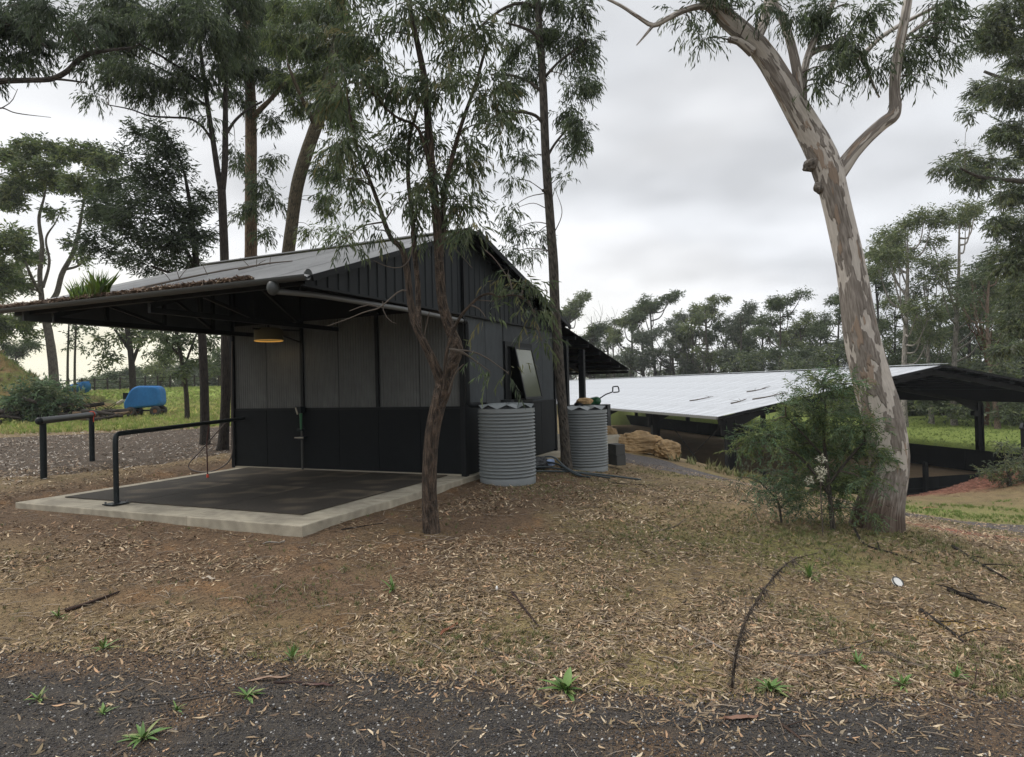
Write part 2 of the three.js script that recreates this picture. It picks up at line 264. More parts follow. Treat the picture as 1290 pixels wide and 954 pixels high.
const inYard = (x, z) => Math.min(yardNear(x) - z, z - yardFar(x), -6 - x, x + 45);
const sheetMask = (x, z) => Math.max(smooth(0.03, 0.2, z - roadEdge(x)) * (z < 14 ? 1 : 0), 1 - smooth(PATH_W - 0.35, PATH_W - 0.1, pathDist(x, z)), smooth(0.1, 0.5, inYard(x, z)));

const groundColour = (x, z) => {
  const d = Math.hypot(x, z), n = fbm(x * 0.45, z * 0.45, 1, 4), m = fbm(x * 1.6 + 9, z * 1.6, 4, 4), f = fbm(x * 0.16, z * 0.16 + 3, 8, 3);
  let c = [0.27, 0.215, 0.125];                                                            // leaf litter over earth
  const put = (k, q) => { k = clamp(k); c = c.map((e, i) => mix(e, q[i], k)); };
  put(smooth(-0.1, 0.25, m) * 0.6, [0.15, 0.112, 0.066]);
  const [sx, sz] = toLocal(SHED, x, z);
  const bare = Math.max(0, 1 - Math.hypot(Math.max(0, Math.abs(sx + 2) - 2.3), Math.max(0, Math.abs(sz + 2) - 3.2)) / 2.6);
  put(smooth(0.1, 0.75, bare + 0.7 * n), [0.155, 0.105, 0.066]);                          // swept brown earth round the slab
  put(smooth(0.16, 0.3, m + 0.3 * n) * smooth(0.05, 0.5, bare) * 0.5, [0.30, 0.175, 0.08]); // orange clay showing
  put(smooth(0.06, 0.3, n) * smooth(0.5, 3, x) * smooth(-14, -5, z) * 0.85, [0.185, 0.225, 0.065]); // moss and thin grass
  put(smooth(0.02, 0.25, fbm(x * 0.8 + 4, z * 0.8, 2, 3)) * 0.5 * smooth(-3, 1.5, x), [0.22, 0.215, 0.085]);
  const field = smooth(0, 2.2, -z - 25.5 - 0.06 * (x + 8) * 0 + 1.5 * n) * smooth(3, -4, x); // paddock
  put(field, [0.36 + 0.1 * f, 0.40 + 0.1 * n, 0.10]); put(field * smooth(-0.1, 0.3, m) * 0.5, [0.46, 0.43, 0.17]);
  put(field * smooth(40, 55, -z) * 0.7, [0.28, 0.46, 0.08]);
  const behind = smooth(-36, -41, z) * smooth(6, 14, x); put(behind, [0.22, 0.31, 0.07]);
  const lawn = Math.exp(-(((x - 9.6) / 3) ** 2 + ((z + 15.5) / 2.2) ** 2)); put(lawn * 0.8, [0.24, 0.29, 0.09]);
  const mulch = Math.exp(-(((x - 17) / 3.2) ** 2 + ((z + 23) / 3.0) ** 2)); put(smooth(0.25, 0.6, mulch + 0.3 * m), [0.27, 0.13, 0.09]);
  const mul2 = Math.exp(-(((x - 6.6) / 1.1) ** 2 + ((z + 9.4) / 0.5) ** 2)); put(smooth(0.3, 0.6, mul2 + 0.4 * m), [0.36, 0.15, 0.11]);
  put(smooth(0.6, 0.8, Math.exp(-(((x - 3.3) / 0.5) ** 2 + ((z + 4.9) / 0.28) ** 2)) + 0.5 * m), [0.42, 0.31, 0.10]);
  put(smooth(70, 110, d) * 0.7, [0.12, 0.15, 0.06]);
  return c;
};
function sheet(rows, uvz = 1) { // rows of [x, y, z] -> ground sheet, uv in metres
  const P = [], UV = [], I = [], n = rows[0].length;
  rows.forEach((r, i) => r.forEach((p, j) => { P.push(...p); UV.push(p[0], -p[2]); if (i < rows.length - 1 && j < n - 1) { const a = i * n + j; I.push(a, a + 1, a + n, a + 1, a + n + 1, a + n); } }));
  const g = new THREE.BufferGeometry(); g.setAttribute('position', new THREE.Float32BufferAttribute(P, 3)); g.setAttribute('uv', new THREE.Float32BufferAttribute(UV, 2)); g.setIndex(I); g.computeVertexNormals();
  if (g.attributes.normal.getY(0) < 0) { for (let i = 0; i < I.length; i += 3) [I[i], I[i + 1]] = [I[i + 1], I[i]]; g.setIndex(I); g.computeVertexNormals(); }
  return g;
}
{
  const angs = []; for (let i = 0; i <= 460; i++) angs.push(-0.9 + 1.8 * i / 460); for (let i = 1; i < 60; i++) angs.push(0.9 + (2 * Math.PI - 1.8) * i / 60); angs.push(2 * Math.PI - 0.9);
  const rows = []; const cols = [];
  for (let i = 0; i <= 250; i++) { const q = i === 0 ? 0.02 : 0.9 * Math.pow(700 / 0.9, (i - 1) / 249); const r = []; for (const a of angs) { const x = q * Math.sin(a), z = -q * Math.cos(a); r.push([x, H(x, z) - 0.035 * sheetMask(x, z), z]); const c = groundColour(x, z); cols.push(c[0], c[1], c[2]); } rows.push(r); }
  const g = sheet(rows); g.setAttribute('color', new THREE.Float32BufferAttribute(cols, 3));
  structure('ground', g, std({ vertexColors: true, map: litterTex.map, bumpMap: litterTex.bump, bumpScale: 0.03, roughness: 0.95, color: lin(1.84, 1.74, 1.52) }));
  // gravel road along the foot of the bank
  const rr_ = []; for (let i = 0; i <= 46; i++) { const k = Math.pow(i / 46, 1.7), r = []; for (let j = 0; j <= 420; j++) { const s = j / 210 - 1, x = 30 * Math.sign(s) * Math.pow(Math.abs(s), 1.9), z = mix(roadEdge(x), 12, k); r.push([x, H(x, z) + 0.004 - 0.03 * (i === 0 ? 1 : 0), z]); } rr_.push(r); }
  const rg = sheet(rr_), rc = []; for (let i = 0; i < rg.attributes.position.count; i++) { const x = rg.attributes.position.getX(i), z = rg.attributes.position.getZ(i), k = smooth(0.02, 0.3, fbm(x * 0.9, z * 1.4, 14, 4) + 0.3 * Math.exp(-(z - roadEdge(x)) * 3) + (x < -1 ? 0.06 : -0.03)); rc.push(mix(1, 2.0, k), mix(1, 1.5, k), mix(1, 1.05, k)); } rg.setAttribute('color', new THREE.Float32BufferAttribute(rc, 3));
  structure('gravel_road', rg, std({ vertexColors: true, map: gravelTex.map, bumpMap: gravelTex.bump, bumpScale: 0.02, roughness: 0.95, color: lin(1.75, 1.6, 1.32) }));
  // gravel yard behind the hitching rails
  const yr = []; for (let i = 0; i <= 44; i++) { const r = []; for (let j = 0; j <= 90; j++) { const x = mix(-45, -6.1, Math.pow(j / 90, 0.6)), z = mix(yardNear(x), yardFar(x), i / 44); r.push([x, H(x, z) + 0.004 - ((i === 0 || i === 44 || j === 90) ? 0.04 : 0), z]); } yr.push(r); }
  structure('gravel_yard', sheet(yr), std({ map: gravelTex.map, bumpMap: gravelTex.bump, bumpScale: 0.02, roughness: 0.95, color: lin(2.5, 1.9, 1.25) }));
  // gravel path round the bank to the arena
  const pc = new THREE.CatmullRomCurve3(PATH), pr = []; for (let i = 0; i <= 120; i++) { const p = pc.getPoint(i / 120), t = pc.getTangent(i / 120), nx = -t.z, nz = t.x, l = Math.hypot(nx, nz), r = []; for (let j = 0; j <= 12; j++) { const e = 0.12 * fbm(i * 0.35, j > 6 ? 3 : 9, 0, 3), s = (j / 6 - 1) * (PATH_W + e), x = p.x + nx / l * s, z = p.z + nz / l * s; r.push([x, H(x, z) + 0.006 - (j === 0 || j === 12 ? 0.04 : 0), z]); } pr.push(r); }
  structure('gravel_path', sheet(pr), std({ map: gravelTex.map, bumpMap: gravelTex.bump, bumpScale: 0.02, roughness: 0.95, color: lin(3.4, 3.2, 3.0) }));
  // earth mound beyond the yard
  const mr = [], mc = []; const mx = -35.5, mz = -42; for (let i = 0; i <= 40; i++) { const q = 9.5 * i / 40, r = []; for (let j = 0; j <= 64; j++) { const a = j / 64 * 2 * Math.PI, x = mx + q * Math.cos(a), z = mz + q * Math.sin(a) * 0.8, h = 4.5 * Math.exp(-((q / 5.0) ** 2)) * (1 + 0.45 * fbm(x * 0.35, z * 0.35, 2, 3)) + 0.35 * fbm(x * 1.3, z * 1.3, 5, 4) * Math.exp(-((q / 6) ** 4)); r.push([x, H(x, z) + h - (i === 40 ? 0.2 : 0), z]); const k = smooth(-0.15, 0.2, fbm(x * 0.45, z * 0.45, 5, 4) + 0.02 * (x - mx)); mc.push(mix(0.36, 0.22, k), mix(0.235, 0.26, k), mix(0.12, 0.075, k)); } mr.push(r); }
  const mg = sheet(mr); mg.setAttribute('color', new THREE.Float32BufferAttribute(mc, 3));
  structure('earth_mound', mg, std({ vertexColors: true, map: litterTex.map, bumpMap: litterTex.bump, bumpScale: 0.05, roughness: 1, color: lin(1.6, 1.55, 1.45) }));
}

// ------------------------------------------------------------------ the shed (local x runs along the gable, -z along the ridge)
const shed = thing('shed', 'dark metal shed with gabled roof, open awning bay and tilted window', 'shed', null, [SHED.x, 0, SHED.z], SHED.a);
{
  const ROOF = { apex: 4.08, le: -3.95, ley: 2.775, re: 4.62, rey: 2.82, z0: 0.2, z1: -5.9 };
  const roofL = x => ROOF.apex + (ROOF.apex - ROOF.ley) / -ROOF.le * x, roofR = x => ROOF.apex - (ROOF.apex - ROOF.rey) / ROOF.re * x, roofY = x => x < 0 ? roofL(x) : roofR(x);
  // wall under the awning
  const bay = part('bay_wall', box(0.03, 0.11, 0.02, 3.95, -5.2, -0.02), M.frame, shed);
  const bounds = [0, 0.867, 1.733, 2.6, 3.467, 4.333, 5.2];
  for (let i = 0; i < 6; i++) {
    const g = corrugated(0.852, 1.63, 0.057, 0.008); g.rotateY(-Math.PI / 2); g.translate(0.012, 1.17, -bounds[i + 1] + 0.007); part('corrugated_sheet', g, M.greyClad, bay);
    part('rubber_panel', box(-0.012, 0.026, 0.035, 1.13, -bounds[i + 1] + 0.006, -bounds[i] - 0.006), M.rubber, bay);
  }
  part('mid_rail', box(-0.02, 0.028, 1.132, 1.168, -5.2, 0), M.frame, bay);
  for (const z of [-1.733, -3.43]) part('wall_post', box(-0.035, 0.01, 1.17, 2.85, z - 0.03, z + 0.03), M.frame, bay);
  part('corner_post', box(-0.05, 0.05, 0.0, 3.9, -0.06, 0.035), M.frame, bay);
  part('corner_post', box(-0.04, 0.05, 0.0, 3.9, -5.24, -5.16), M.frame, bay);
  part('sill_board', box(-0.03, 0.03, 0.003, 0.03, -5.18, -0.06), M.concrete, bay);
  // gable wall of the closed half
  const gw = part('gable_wall', (() => { const s = new THREE.Shape([new THREE.Vector2(0.1, 0.0), new THREE.Vector2(4.33, 0), new THREE.Vector2(4.33, 2.8), new THREE.Vector2(0.1, 3.95)]); const h = new THREE.Path([new THREE.Vector2(1.7, 1.22), new THREE.Vector2(1.7, 2.25), new THREE.Vector2(2.86, 2.25), new THREE.Vector2(2.86, 1.22)]); s.holes.push(h); const g = new THREE.ExtrudeGeometry(s, { depth: 0.06, bevelEnabled: false }); g.translate(0, 0, -0.1); return g; })(), M.frame, shed);
  for (let i = 0; i < 5; i++) part('rubber_panel', box(0.06 + i * 0.854 + 0.004, 0.06 + (i + 1) * 0.854 - 0.004, 0.04, 1.135, -0.035, 0.006), M.slateMat, gw);
  const sheetAt = (x0, x1, y0, y1) => { const g = corrugated(x1 - x0, y1 - y0, 0.057, 0.008); g.translate(x0, y0, -0.015); part('corrugated_sheet', g, M.slateClad, gw); };
  sheetAt(0.06, 0.85, 1.16, 2.69); sheetAt(0.855, 1.62, 1.16, 2.69); sheetAt(1.63, 2.93, 2.34, 2.69); sheetAt(2.94, 3.62, 1.16, 2.69); sheetAt(3.625, 4.32, 1.16, 2.69);
  part('mid_rail', box(0.05, 1.6, 1.137, 1.162, -0.03, 0.016), M.frame, gw); part('mid_rail', box(2.95, 4.34, 1.137, 1.162, -0.03, 0.016), M.frame, gw);
  part('corner_post', box(4.3, 4.38, 0, 2.85, -0.1, 0.03), M.frame, gw);
  // window: fixed frame with a sash hung from its head, swung out at the foot
  const win = part('window', join([box(1.6, 1.7, 1.15, 2.34, -0.06, 0.04), box(2.86, 2.95, 1.15, 2.34, -0.06, 0.04), box(1.7, 2.86, 2.25, 2.34, -0.06, 0.04), box(1.7, 2.86, 1.15, 1.22, -0.06, 0.05), box(1.7, 1.98, 1.22, 2.25, -0.09, -0.02)]), M.frame, shed);
  { const w = 0.9, h = 1.06, s = part('sash', join([box(0, 0.045, -h, 0, 0, 0.03), box(w - 0.045, w, -h, 0, 0, 0.03), box(0.045, w - 0.045, -0.045, 0, 0, 0.03), box(0.045, w - 0.045, -h, -h + 0.05, 0, 0.03)]), M.frame, win);
    s.position.set(1.97, 2.25, 0.045); s.rotation.x = -0.21; part('pane', box(0.046, w - 0.046, -h + 0.051, -0.046, 0.01, 0.016), M.glass, win).position.set(1.97, 2.25, 0.045); win.children[win.children.length - 1].rotation.x = -0.21; }
  // gable cladding: ribbed sheets up to the roof line, over both halves
  const gc = part('gable_flashing', join([box(-3.86, 4.36, 2.685, 2.715, 0.0, 0.05), box(-0.035, 0.035, 2.716, 4.0, 0.028, 0.055)]), M.frame, shed);
  for (let x = -3.82; x < 4.3; x += 0.815) { const w = Math.min(0.81, 4.34 - x), g = panSheet(w, 0.2, () => 2.72, q => Math.max(2.725, roofY(x + q) - 0.05), 0.014, 0.03); g.translate(x, 0, 0.008); part('cladding_sheet', g, M.dark, gc); }
  part('gable_backing', (() => { const s = new THREE.Shape([new THREE.Vector2(-3.83, 2.7), new THREE.Vector2(4.33, 2.7), new THREE.Vector2(4.33, roofR(4.33) - 0.06), new THREE.Vector2(0, ROOF.apex - 0.06), new THREE.Vector2(-3.83, roofL(-3.83) - 0.05)]); const g = new THREE.ExtrudeGeometry(s, { depth: 0.02, bevelEnabled: false }); g.translate(0, 0, -0.02); return g; })(), M.frame, shed);
  // far gable and the closed half's other walls
  part('far_gable', (() => { const s = new THREE.Shape([new THREE.Vector2(-3.83, 2.62), new THREE.Vector2(0, 2.62), new THREE.Vector2(0, 0), new THREE.Vector2(4.33, 0), new THREE.Vector2(4.33, 2.8), new THREE.Vector2(0, ROOF.apex - 0.06), new THREE.Vector2(-3.83, roofL(-3.83) - 0.05)]); const g = new THREE.ExtrudeGeometry(s, { depth: 0.05, bevelEnabled: false }); g.translate(0, 0, -5.275); return g; })(), M.slateClad, shed);
  part('back_wall', box(4.28, 4.34, 0, 2.8, -5.6, -0.11), M.dark, shed);
  // roof sheets, ribs running down the slope
  const roof = part('roof', (() => { const g = join([bar(V(0, ROOF.apex + 0.035, ROOF.z0), V(0, ROOF.apex + 0.035, ROOF.z1), 0.16, 0.02)]); return g; })(), M.zinc, shed);
  const slope = (x0, y0, x1, y1, z0, z1, mat, parent, name, pitch = 0.076) => { const L = Math.hypot(x1 - x0, y1 - y0), nS = Math.round((z0 - z1) / 0.76), w = (z0 - z1) / nS;
    for (let i = 0; i < nS; i++) { const g = corrugated(w + 0.02, L, pitch, 0.009, null, 4); // x across, y down the slope
      const ex = V(0, 0, -1), ey = V(x1 - x0, y1 - y0, 0).normalize(), ez = V().crossVectors(ex, ey); if (ez.y < 0) ez.negate();
      g.applyMatrix4(new THREE.Matrix4().makeBasis(ex, ey, ez)); g.translate(x0, y0 + 0.0015 * (i % 2), z0 - i * w); part(name, g, mat, parent); } };
  const zincBoth = M.zinc.clone(); zincBoth.side = THREE.DoubleSide;
  slope(-0.02, ROOF.apex, ROOF.le, ROOF.ley, ROOF.z0, ROOF.z1, zincBoth, roof, 'roof_sheet');
  slope(0.02, ROOF.apex, ROOF.re, ROOF.rey, 0.34, ROOF.z1, zincBoth, roof, 'roof_sheet');
  part('barge', join([bar(V(-3.9, roofL(-3.9) - 0.03, 0.19), V(0, ROOF.apex - 0.02, 0.19), 0.03, 0.07), bar(V(0, ROOF.apex - 0.03, 0.33), V(4.6, roofR(4.6) - 0.03, 0.33), 0.03, 0.09)]), M.frame, roof);
  for (const x of [-3.72, -2.9, -1.9, -0.95]) part('purlin', box(x - 0.03, x + 0.03, roofL(x) - 0.13, roofL(x) - 0.03, -5.6, 0.0), M.frame, roof);
  for (const x of [1.2, 2.4, 3.5, 4.3]) part('purlin', box(x - 0.03, x + 0.03, roofR(x) - 0.13, roofR(x) - 0.03, -5.6, 0.3), M.frame, roof);
  // trusses carrying the awning
  for (const z of [-2.6, -4.6]) {
    const t = part('truss', join([bar(V(-3.8, 2.6, z), V(0, 2.6, z), 0.05, 0.075), bar(V(-3.8, roofL(-3.8) - 0.17, z), V(0, roofL(0) - 0.17, z), 0.05, 0.075)]), M.frame, shed);
    for (const x of [-3.0, -2.0, -1.0]) part('web', bar(V(x, 2.64, z), V(x, roofL(x) - 0.2, z), 0.05), M.frame, t);
    for (const [a, b] of [[-3.0, -2.0], [-2.0, -1.0]]) part('web', bar(V(a, roofL(a) - 0.2, z), V(b, 2.64, z), 0.045), M.frame, t);
  }
  // gutter and the pipes that lead to the tank
  const gut = part('gutter', (() => { const s = new THREE.Shape(); s.absarc(0, 0, 0.06, Math.PI, 2 * Math.PI, false); s.absarc(0, 0, 0.057, 2 * Math.PI, Math.PI, true); const g = new THREE.ExtrudeGeometry(s, { depth: 6.1, bevelEnabled: false, curveSegments: 10 }); g.translate(-3.985, 2.785, ROOF.z1); return g; })(), M.pvc.clone(), shed); gut.material.color.setRGB(0.045, 0.05, 0.05); gut.material.side = THREE.DoubleSide;
  part('end_cap', (() => { const g = new THREE.CylinderGeometry(0.063, 0.063, 0.015, 20, 1, false, -Math.PI / 2 + Math.PI, Math.PI); g.rotateX(Math.PI / 2); g.rotateZ(0); g.translate(-3.985, 2.785, 0.208); return g; })(), gut.material, gut);
  const dp = part('roof_water_pipe', pipe([V(-3.98, 2.64, -0.3), V(-3.4, 2.645, -0.14), V(-1.8, 2.615, 0.05), V(-0.2, 2.58, 0.1)], 0.034, 40), M.pvc, shed);
  part('pipe_head', (() => { const g = new THREE.SphereGeometry(0.09, 16, 12); g.scale(0.8, 1, 0.8); g.translate(-3.99, 2.68, -0.3); return g; })(), gut.material, dp);
  part('downpipe', pipe([V(-0.2, 2.58, 0.1), V(-0.1, 2.57, 0.1), V(-0.065, 2.5, 0.1), V(-0.065, 1.9, 0.1), V(-0.065, 1.35, 0.1), V(-0.06, 1.23, 0.1), V(0.0, 1.19, 0.13), V(0.1, 1.185, 0.22), V(0.12, 1.185, 0.36)], 0.045, 60, 12, 0.3), M.frame, dp);
  // lean-to on the back eave, seen past the gable
  const lean = part('lean_to_roof', join([bar(V(4.5, 2.76, -1.3), V(11.0, 1.77, -1.3), 0.06, 0.14), bar(V(4.5, 2.76, -4.2), V(11.0, 1.77, -4.2), 0.06, 0.14)]), M.frame, shed);
  const under = std({ color: lin(0.62, 0.58, 0.54), roughness: 0.6, side: THREE.DoubleSide, map: grimeTex });
  slope(4.45, 2.9, 11.05, 1.895, 0.1, -5.6, under, lean, 'roof_sheet');
  for (let i = 0; i < 7; i++) { const t = i / 6, x = mix(4.7, 10.95, t), y = mix(2.79, 1.835, t); part('purlin', box(x - 0.035, x + 0.035, y - 0.04, y + 0.05, -5.5, 0.06), M.frame, lean); }
  part('lean_to_floor', box(4.42, 10.6, -1.4, -0.12, -5.5, -0.05), M.concrete, lean);
  for (const [x, z] of [[5.45, -0.12], [6.75, -0.12], [10.3, -1.3], [10.3, -4.2], [6.2, -4.2]]) part('lean_to_post', box(x - 0.07, x + 0.07, -0.8, mix(2.72, 1.76, (x - 4.5) / 6.5), z - 0.07, z + 0.07), M.frame, lean);
  // tap stand on the bay wall, bracket arm by the lamp, and hose
  const tap = part('water_pipe', pipe([V(-0.06, 0.02, -3.43), V(-0.06, 0.6, -3.43), V(-0.06, 1.2, -3.43)], 0.02, 12, 8), std({ color: lin(0.06, 0.06, 0.055), roughness: 0.5, metalness: 0.4 }), shed);
  for (const b of [box(-0.16, -0.03, 1.08, 1.2, -3.5, -3.36), box(-0.13, -0.03, 0.58, 0.64, -3.47, -3.33), box(-0.12, -0.03, 0.74, 0.78, -3.5, -3.38)]) part('valve_body', b, M.rail, tap);
  for (const b of [bar(V(-0.18, 1.18, -3.46), V(-0.22, 1.06, -3.38), 0.02), bar(V(-0.15, 0.62, -3.52), V(-0.15, 0.62, -3.32), 0.02)]) part('tap_handle', b, std({ color: lin(0.4, 0.36, 0.28), roughness: 0.5 }), tap);
  part('nozzle', (() => { const g = new THREE.CylinderGeometry(0.03, 0.02, 0.3, 8); g.translate(-0.11, 0.92, -3.4); return g; })(), M.green, tap);
  part('bracket', join([bar(V(-0.04, 2.4, -3.43), V(-0.5, 2.56, -3.62), 0.025), bar(V(-0.04, 2.62, -3.43), V(-0.9, 2.62, -3.75), 0.03)]), M.frame, shed);
}
// drum lamp hung from the awning steel
{
  const l = thing('drum_lamp', 'olive drum lamp with glowing rim under the awning', 'lamp', null, [...(() => { const [x, z] = toWorld(SHED, -0.55, -3.72); return [x, 2.42, z]; })()]);
  part('shade', (() => { const g = new THREE.LatheGeometry([[0.06, 0.24], [0.2, 0.23], [0.25, 0.19], [0.255, 0.02], [0.245, 0], [0.235, 0.01], [0.24, 0.18], [0.06, 0.22]].map(p => new THREE.Vector2(...p)), 32); return g; })(), std({ color: lin(0.16, 0.14, 0.07), roughness: 0.7, map: grimeTex, side: THREE.DoubleSide }), l);
  part('rim', (() => { const g = new THREE.TorusGeometry(0.245, 0.011, 8, 40); g.rotateX(Math.PI / 2); return g; })(), std({ color: lin(0.5, 0.33, 0.12), roughness: 0.6, emissive: lin(0.5, 0.27, 0.06), emissiveIntensity: 0.3 }), l);
  part('hanger', bar(V(0, 0.22, 0), V(0, 0.30, 0), 0.03), M.frame, l);
  const p = new THREE.PointLight(new THREE.Color(1, 0.68, 0.3), 0.12, 6); p.position.set(0, 0.08, 0); p.shadow.radius = 4; p.castShadow = true; l.add(p);
}
// ------------------------------------------------------------------ slab, mats, rails
{
  const s = thing('wash_bay_slab', 'concrete slab of the wash bay with three poured sections', 'slab', null, [SHED.x, 0, SHED.z], SHED.a);
  const cut = [0.1, -1.7, -3.45, -5.12];
  const edge = (x0, x1, z0, z1) => { const sh = new THREE.Shape([new THREE.Vector2(x0, -z0), new THREE.Vector2(x1, -z0), new THREE.Vector2(x1, -z1), new THREE.Vector2(x0, -z1)]); const g = new THREE.ExtrudeGeometry(sh, { depth: 0.19, bevelEnabled: true, bevelThickness: 0.012, bevelSize: 0.012, bevelSegments: 2 }); g.rotateX(-Math.PI / 2); g.translate(0, -0.202, 0); return g; };
  for (let i = 0; i < 3; i++) part('slab_section', edge(-4.03, i ? 0.02 : 0.2, cut[i] - 0.014, cut[i + 1] + 0.014), M.concrete, s);
  part('footing', box(-3.86, -3.3, -0.5, -0.2, -0.5, -0.1), M.block, s);
  part('shed_footing', box(0.22, 4.36, -0.35, -0.005, -5.5, 0.09), M.concrete, s);
  const m = thing('rubber_floor_mats', 'worn black rubber mats covering the wash bay slab', 'mat', null, [SHED.x, 0.004, SHED.z], SHED.a);
  for (let i = 0; i < 3; i++) for (let j = 0; j < 2; j++) { const z0 = -0.33 - i * 1.49, x0 = -3.56 + j * 1.76; part('floor_mat', box(x0 + 0.004, x0 + 1.75, 0, 0.014, z0 - 1.482, z0 - 0.004), M.floorMat, m); }
  const [px, pz] = toWorld(SHED, -3.73, -3.41); void px; void pz;
  const r = thing('tie_rail', 'black bent pipe rail bolted to the slab and reaching the shed wall', 'rail', null, [SHED.x, 0, SHED.z], SHED.a);
  part('rail_pipe', pipe([V(-3.73, 0.02, -3.41), V(-3.73, 0.5, -3.41), V(-3.73, 0.84, -3.41), V(-3.71, 0.94, -3.42), V(-3.6, 0.965, -3.45), V(-2.6, 0.97, -3.8), V(-1.2, 0.972, -4.4), V(-0.05, 0.975, -4.9)], 0.035, 90, 12, 0.35), M.rail, r);
  part('foot_plate', box(-3.86, -3.6, 0.012, 0.024, -3.52, -3.3), M.rail, r);
  for (const [x, z] of [[-3.83, -3.49], [-3.63, -3.49], [-3.83, -3.33], [-3.63, -3.33]]) part('bolt', (() => { const g = new THREE.CylinderGeometry(0.012, 0.012, 0.03, 6); g.translate(x, 0.036, z); return g; })(), M.pvc, r);
}
{
  const a = spot(55, 603.5, 12.06), b = spot(116, 582, 14.94), d = V().subVectors(b, a).setY(0).normalize();
  const h = thing('hitching_rail', 'black steel hitching rail on two posts beside the gravel yard', 'rail', null, [a.x, 0, a.z]);
  const rel = (p, y) => V(p.x - a.x, y, p.z - a.z);
  for (const p of [a, b]) part('post', pipe([rel(p, H(p.x, p.z) - 0.4), rel(p, 0.5), rel(p, 1.02)], 0.055, 6, 14), M.rail, h);
  const e0 = rel(a, 1.06).addScaledVector(d, -0.18), e1 = rel(b, 1.06).addScaledVector(d, 0.22); part('top_rail', pipe([e0, V().lerpVectors(e0, e1, 0.5), e1], 0.065, 6, 14), M.rail, h);
  for (const e of [e0, e1]) part('cap', (() => { const g = new THREE.SphereGeometry(0.068, 14, 10); g.translate(e.x, e.y, e.z); return g; })(), M.rail, h);
  const c = V().copy(e1).add(V(a.x, 0, a.z)).addScaledVector(d, -0.2);
  const s = thing('lead_rope', 'small red clip and rope looped over the hitching rail', 'rope', null, [c.x, 1.06, c.z]);
  part('clip', (() => { const g = new THREE.TorusGeometry(0.075, 0.011, 6, 18); g.translate(0, 0.0, 0); return g; })(), M.red, s); part('tail', pipe([V(0.06, 0.02, 0.05), V(0.085, -0.1, 0.07), V(0.08, -0.16, 0.06)], 0.01, 8, 6), M.red, s);
}
{ // hoses and lead hanging on the tie rail and wall
  const L = (x, y, z) => { const [wx, wz] = toWorld(SHED, x, z); return V(wx, y, wz); };
  solo('hose', pipe([L(-0.1, 2.5, -5.1), L(-0.12, 1.6, -5.12), L(-0.14, 0.8, -5.1), L(-0.3, 0.2, -5.0), L(-0.5, -0.03, -5.35), L(-0.5, 0.05, -5.9), L(-0.42, 0.4, -5.6), L(-0.6, 0.97, -4.72)], 0.012, 90, 6, 0.5), std({ color: lin(0.09, 0.07, 0.06), roughness: 0.6 }), 'thin brown hose hanging down the end of the wash bay wall', 'hose');
  const r = thing('hanging_lead', 'red lead rope with bright clip hanging from the bent tie rail', 'rope', null, [0, 0, 0]);
  const t = L(-1.35, 0.99, -4.34); part('lead', pipe([t, V(t.x - 0.05, 0.6, t.z + 0.01), V(t.x - 0.04, 0.06, t.z + 0.02)], 0.011, 14, 6), std({ color: lin(0.07, 0.03, 0.025), roughness: 0.8 }), r);
  part('clip', (() => { const g = new THREE.CapsuleGeometry(0.022, 0.05, 4, 8); g.translate(t.x - 0.04, 0.03, t.z + 0.02); return g; })(), M.red, r);
}

// ------------------------------------------------------------------ water tanks
function tank(c, label) {
  const t = thing('water_tank', label, 'water tank', null, [c.x, c.y, c.z], rnd() * 6);
  const R = 0.455, h = 1.24, n = 20, pr = [[R + 0.012, 0], [R + 0.014, 0.1], [R - 0.01, 0.115]];
  for (let i = 0; i < n; i++) { const y0 = 0.12 + i * (h - 0.15) / n, s = (h - 0.15) / n; for (let k = 0; k < 6; k++) { const q = k / 6; pr.push([R - 0.018 + 0.042 * Math.pow(Math.sin(q * Math.PI), 0.8), y0 + q * s]); } }
  pr.push([R - 0.012, h - 0.03], [R + 0.016, h - 0.02], [R + 0.016, h]);
  part('tank_body', new THREE.LatheGeometry(pr.map(p => new THREE.Vector2(...p)), 64), M.tank, t);
  const P = [], I = [], m = 18; // folded lid: facets between an up-and-down rim and a flat crown
  for (let i = 0; i < m; i++) { const a = i / m * 2 * Math.PI, up = i % 2; P.push((R + 0.012) * Math.cos(a), h + 0.002 + (up ? 0.065 : 0), (R + 0.012) * Math.sin(a)); }
  for (let i = 0; i < m; i++) { const a = i / m * 2 * Math.PI; P.push(R * 0.6 * Math.cos(a), h + 0.085 - (i % 2 ? 0.03 : 0), R * 0.6 * Math.sin(a)); }
  P.push(0, h + 0.1, 0);
  for (let i = 0; i < m; i++) { const j = (i + 1) % m; I.push(i, m + i, j, j, m + i, m + j, m + i, 2 * m, m + j); }
  let g = new THREE.BufferGeometry(); g.setAttribute('position', new THREE.Float32BufferAttribute(P, 3)); g.setIndex(I); g = g.toNonIndexed(); g.computeVertexNormals();
  part('tank_lid', g, M.tank, t);
  part('skirt_ring', (() => { const q = new THREE.CylinderGeometry(R + 0.02, R + 0.02, 0.05, 64, 1, true); q.translate(0, h - 0.022, 0); return q; })(), M.tank, t);
  part('strainer', (() => { const q = new THREE.CylinderGeometry(0.11, 0.12, 0.06, 20); q.translate(-0.05, h + 0.11, 0.05); return q; })(), M.frame, t);
  return t;
}
tank(spot(640, 610, 11.05).setY(-0.12), 'ribbed grey round water tank at the shed corner under the downpipe');
tank(spot(737, 594, 13.45).setY(-0.27), 'ribbed grey round water tank behind the slim tree with a rock on its lid');
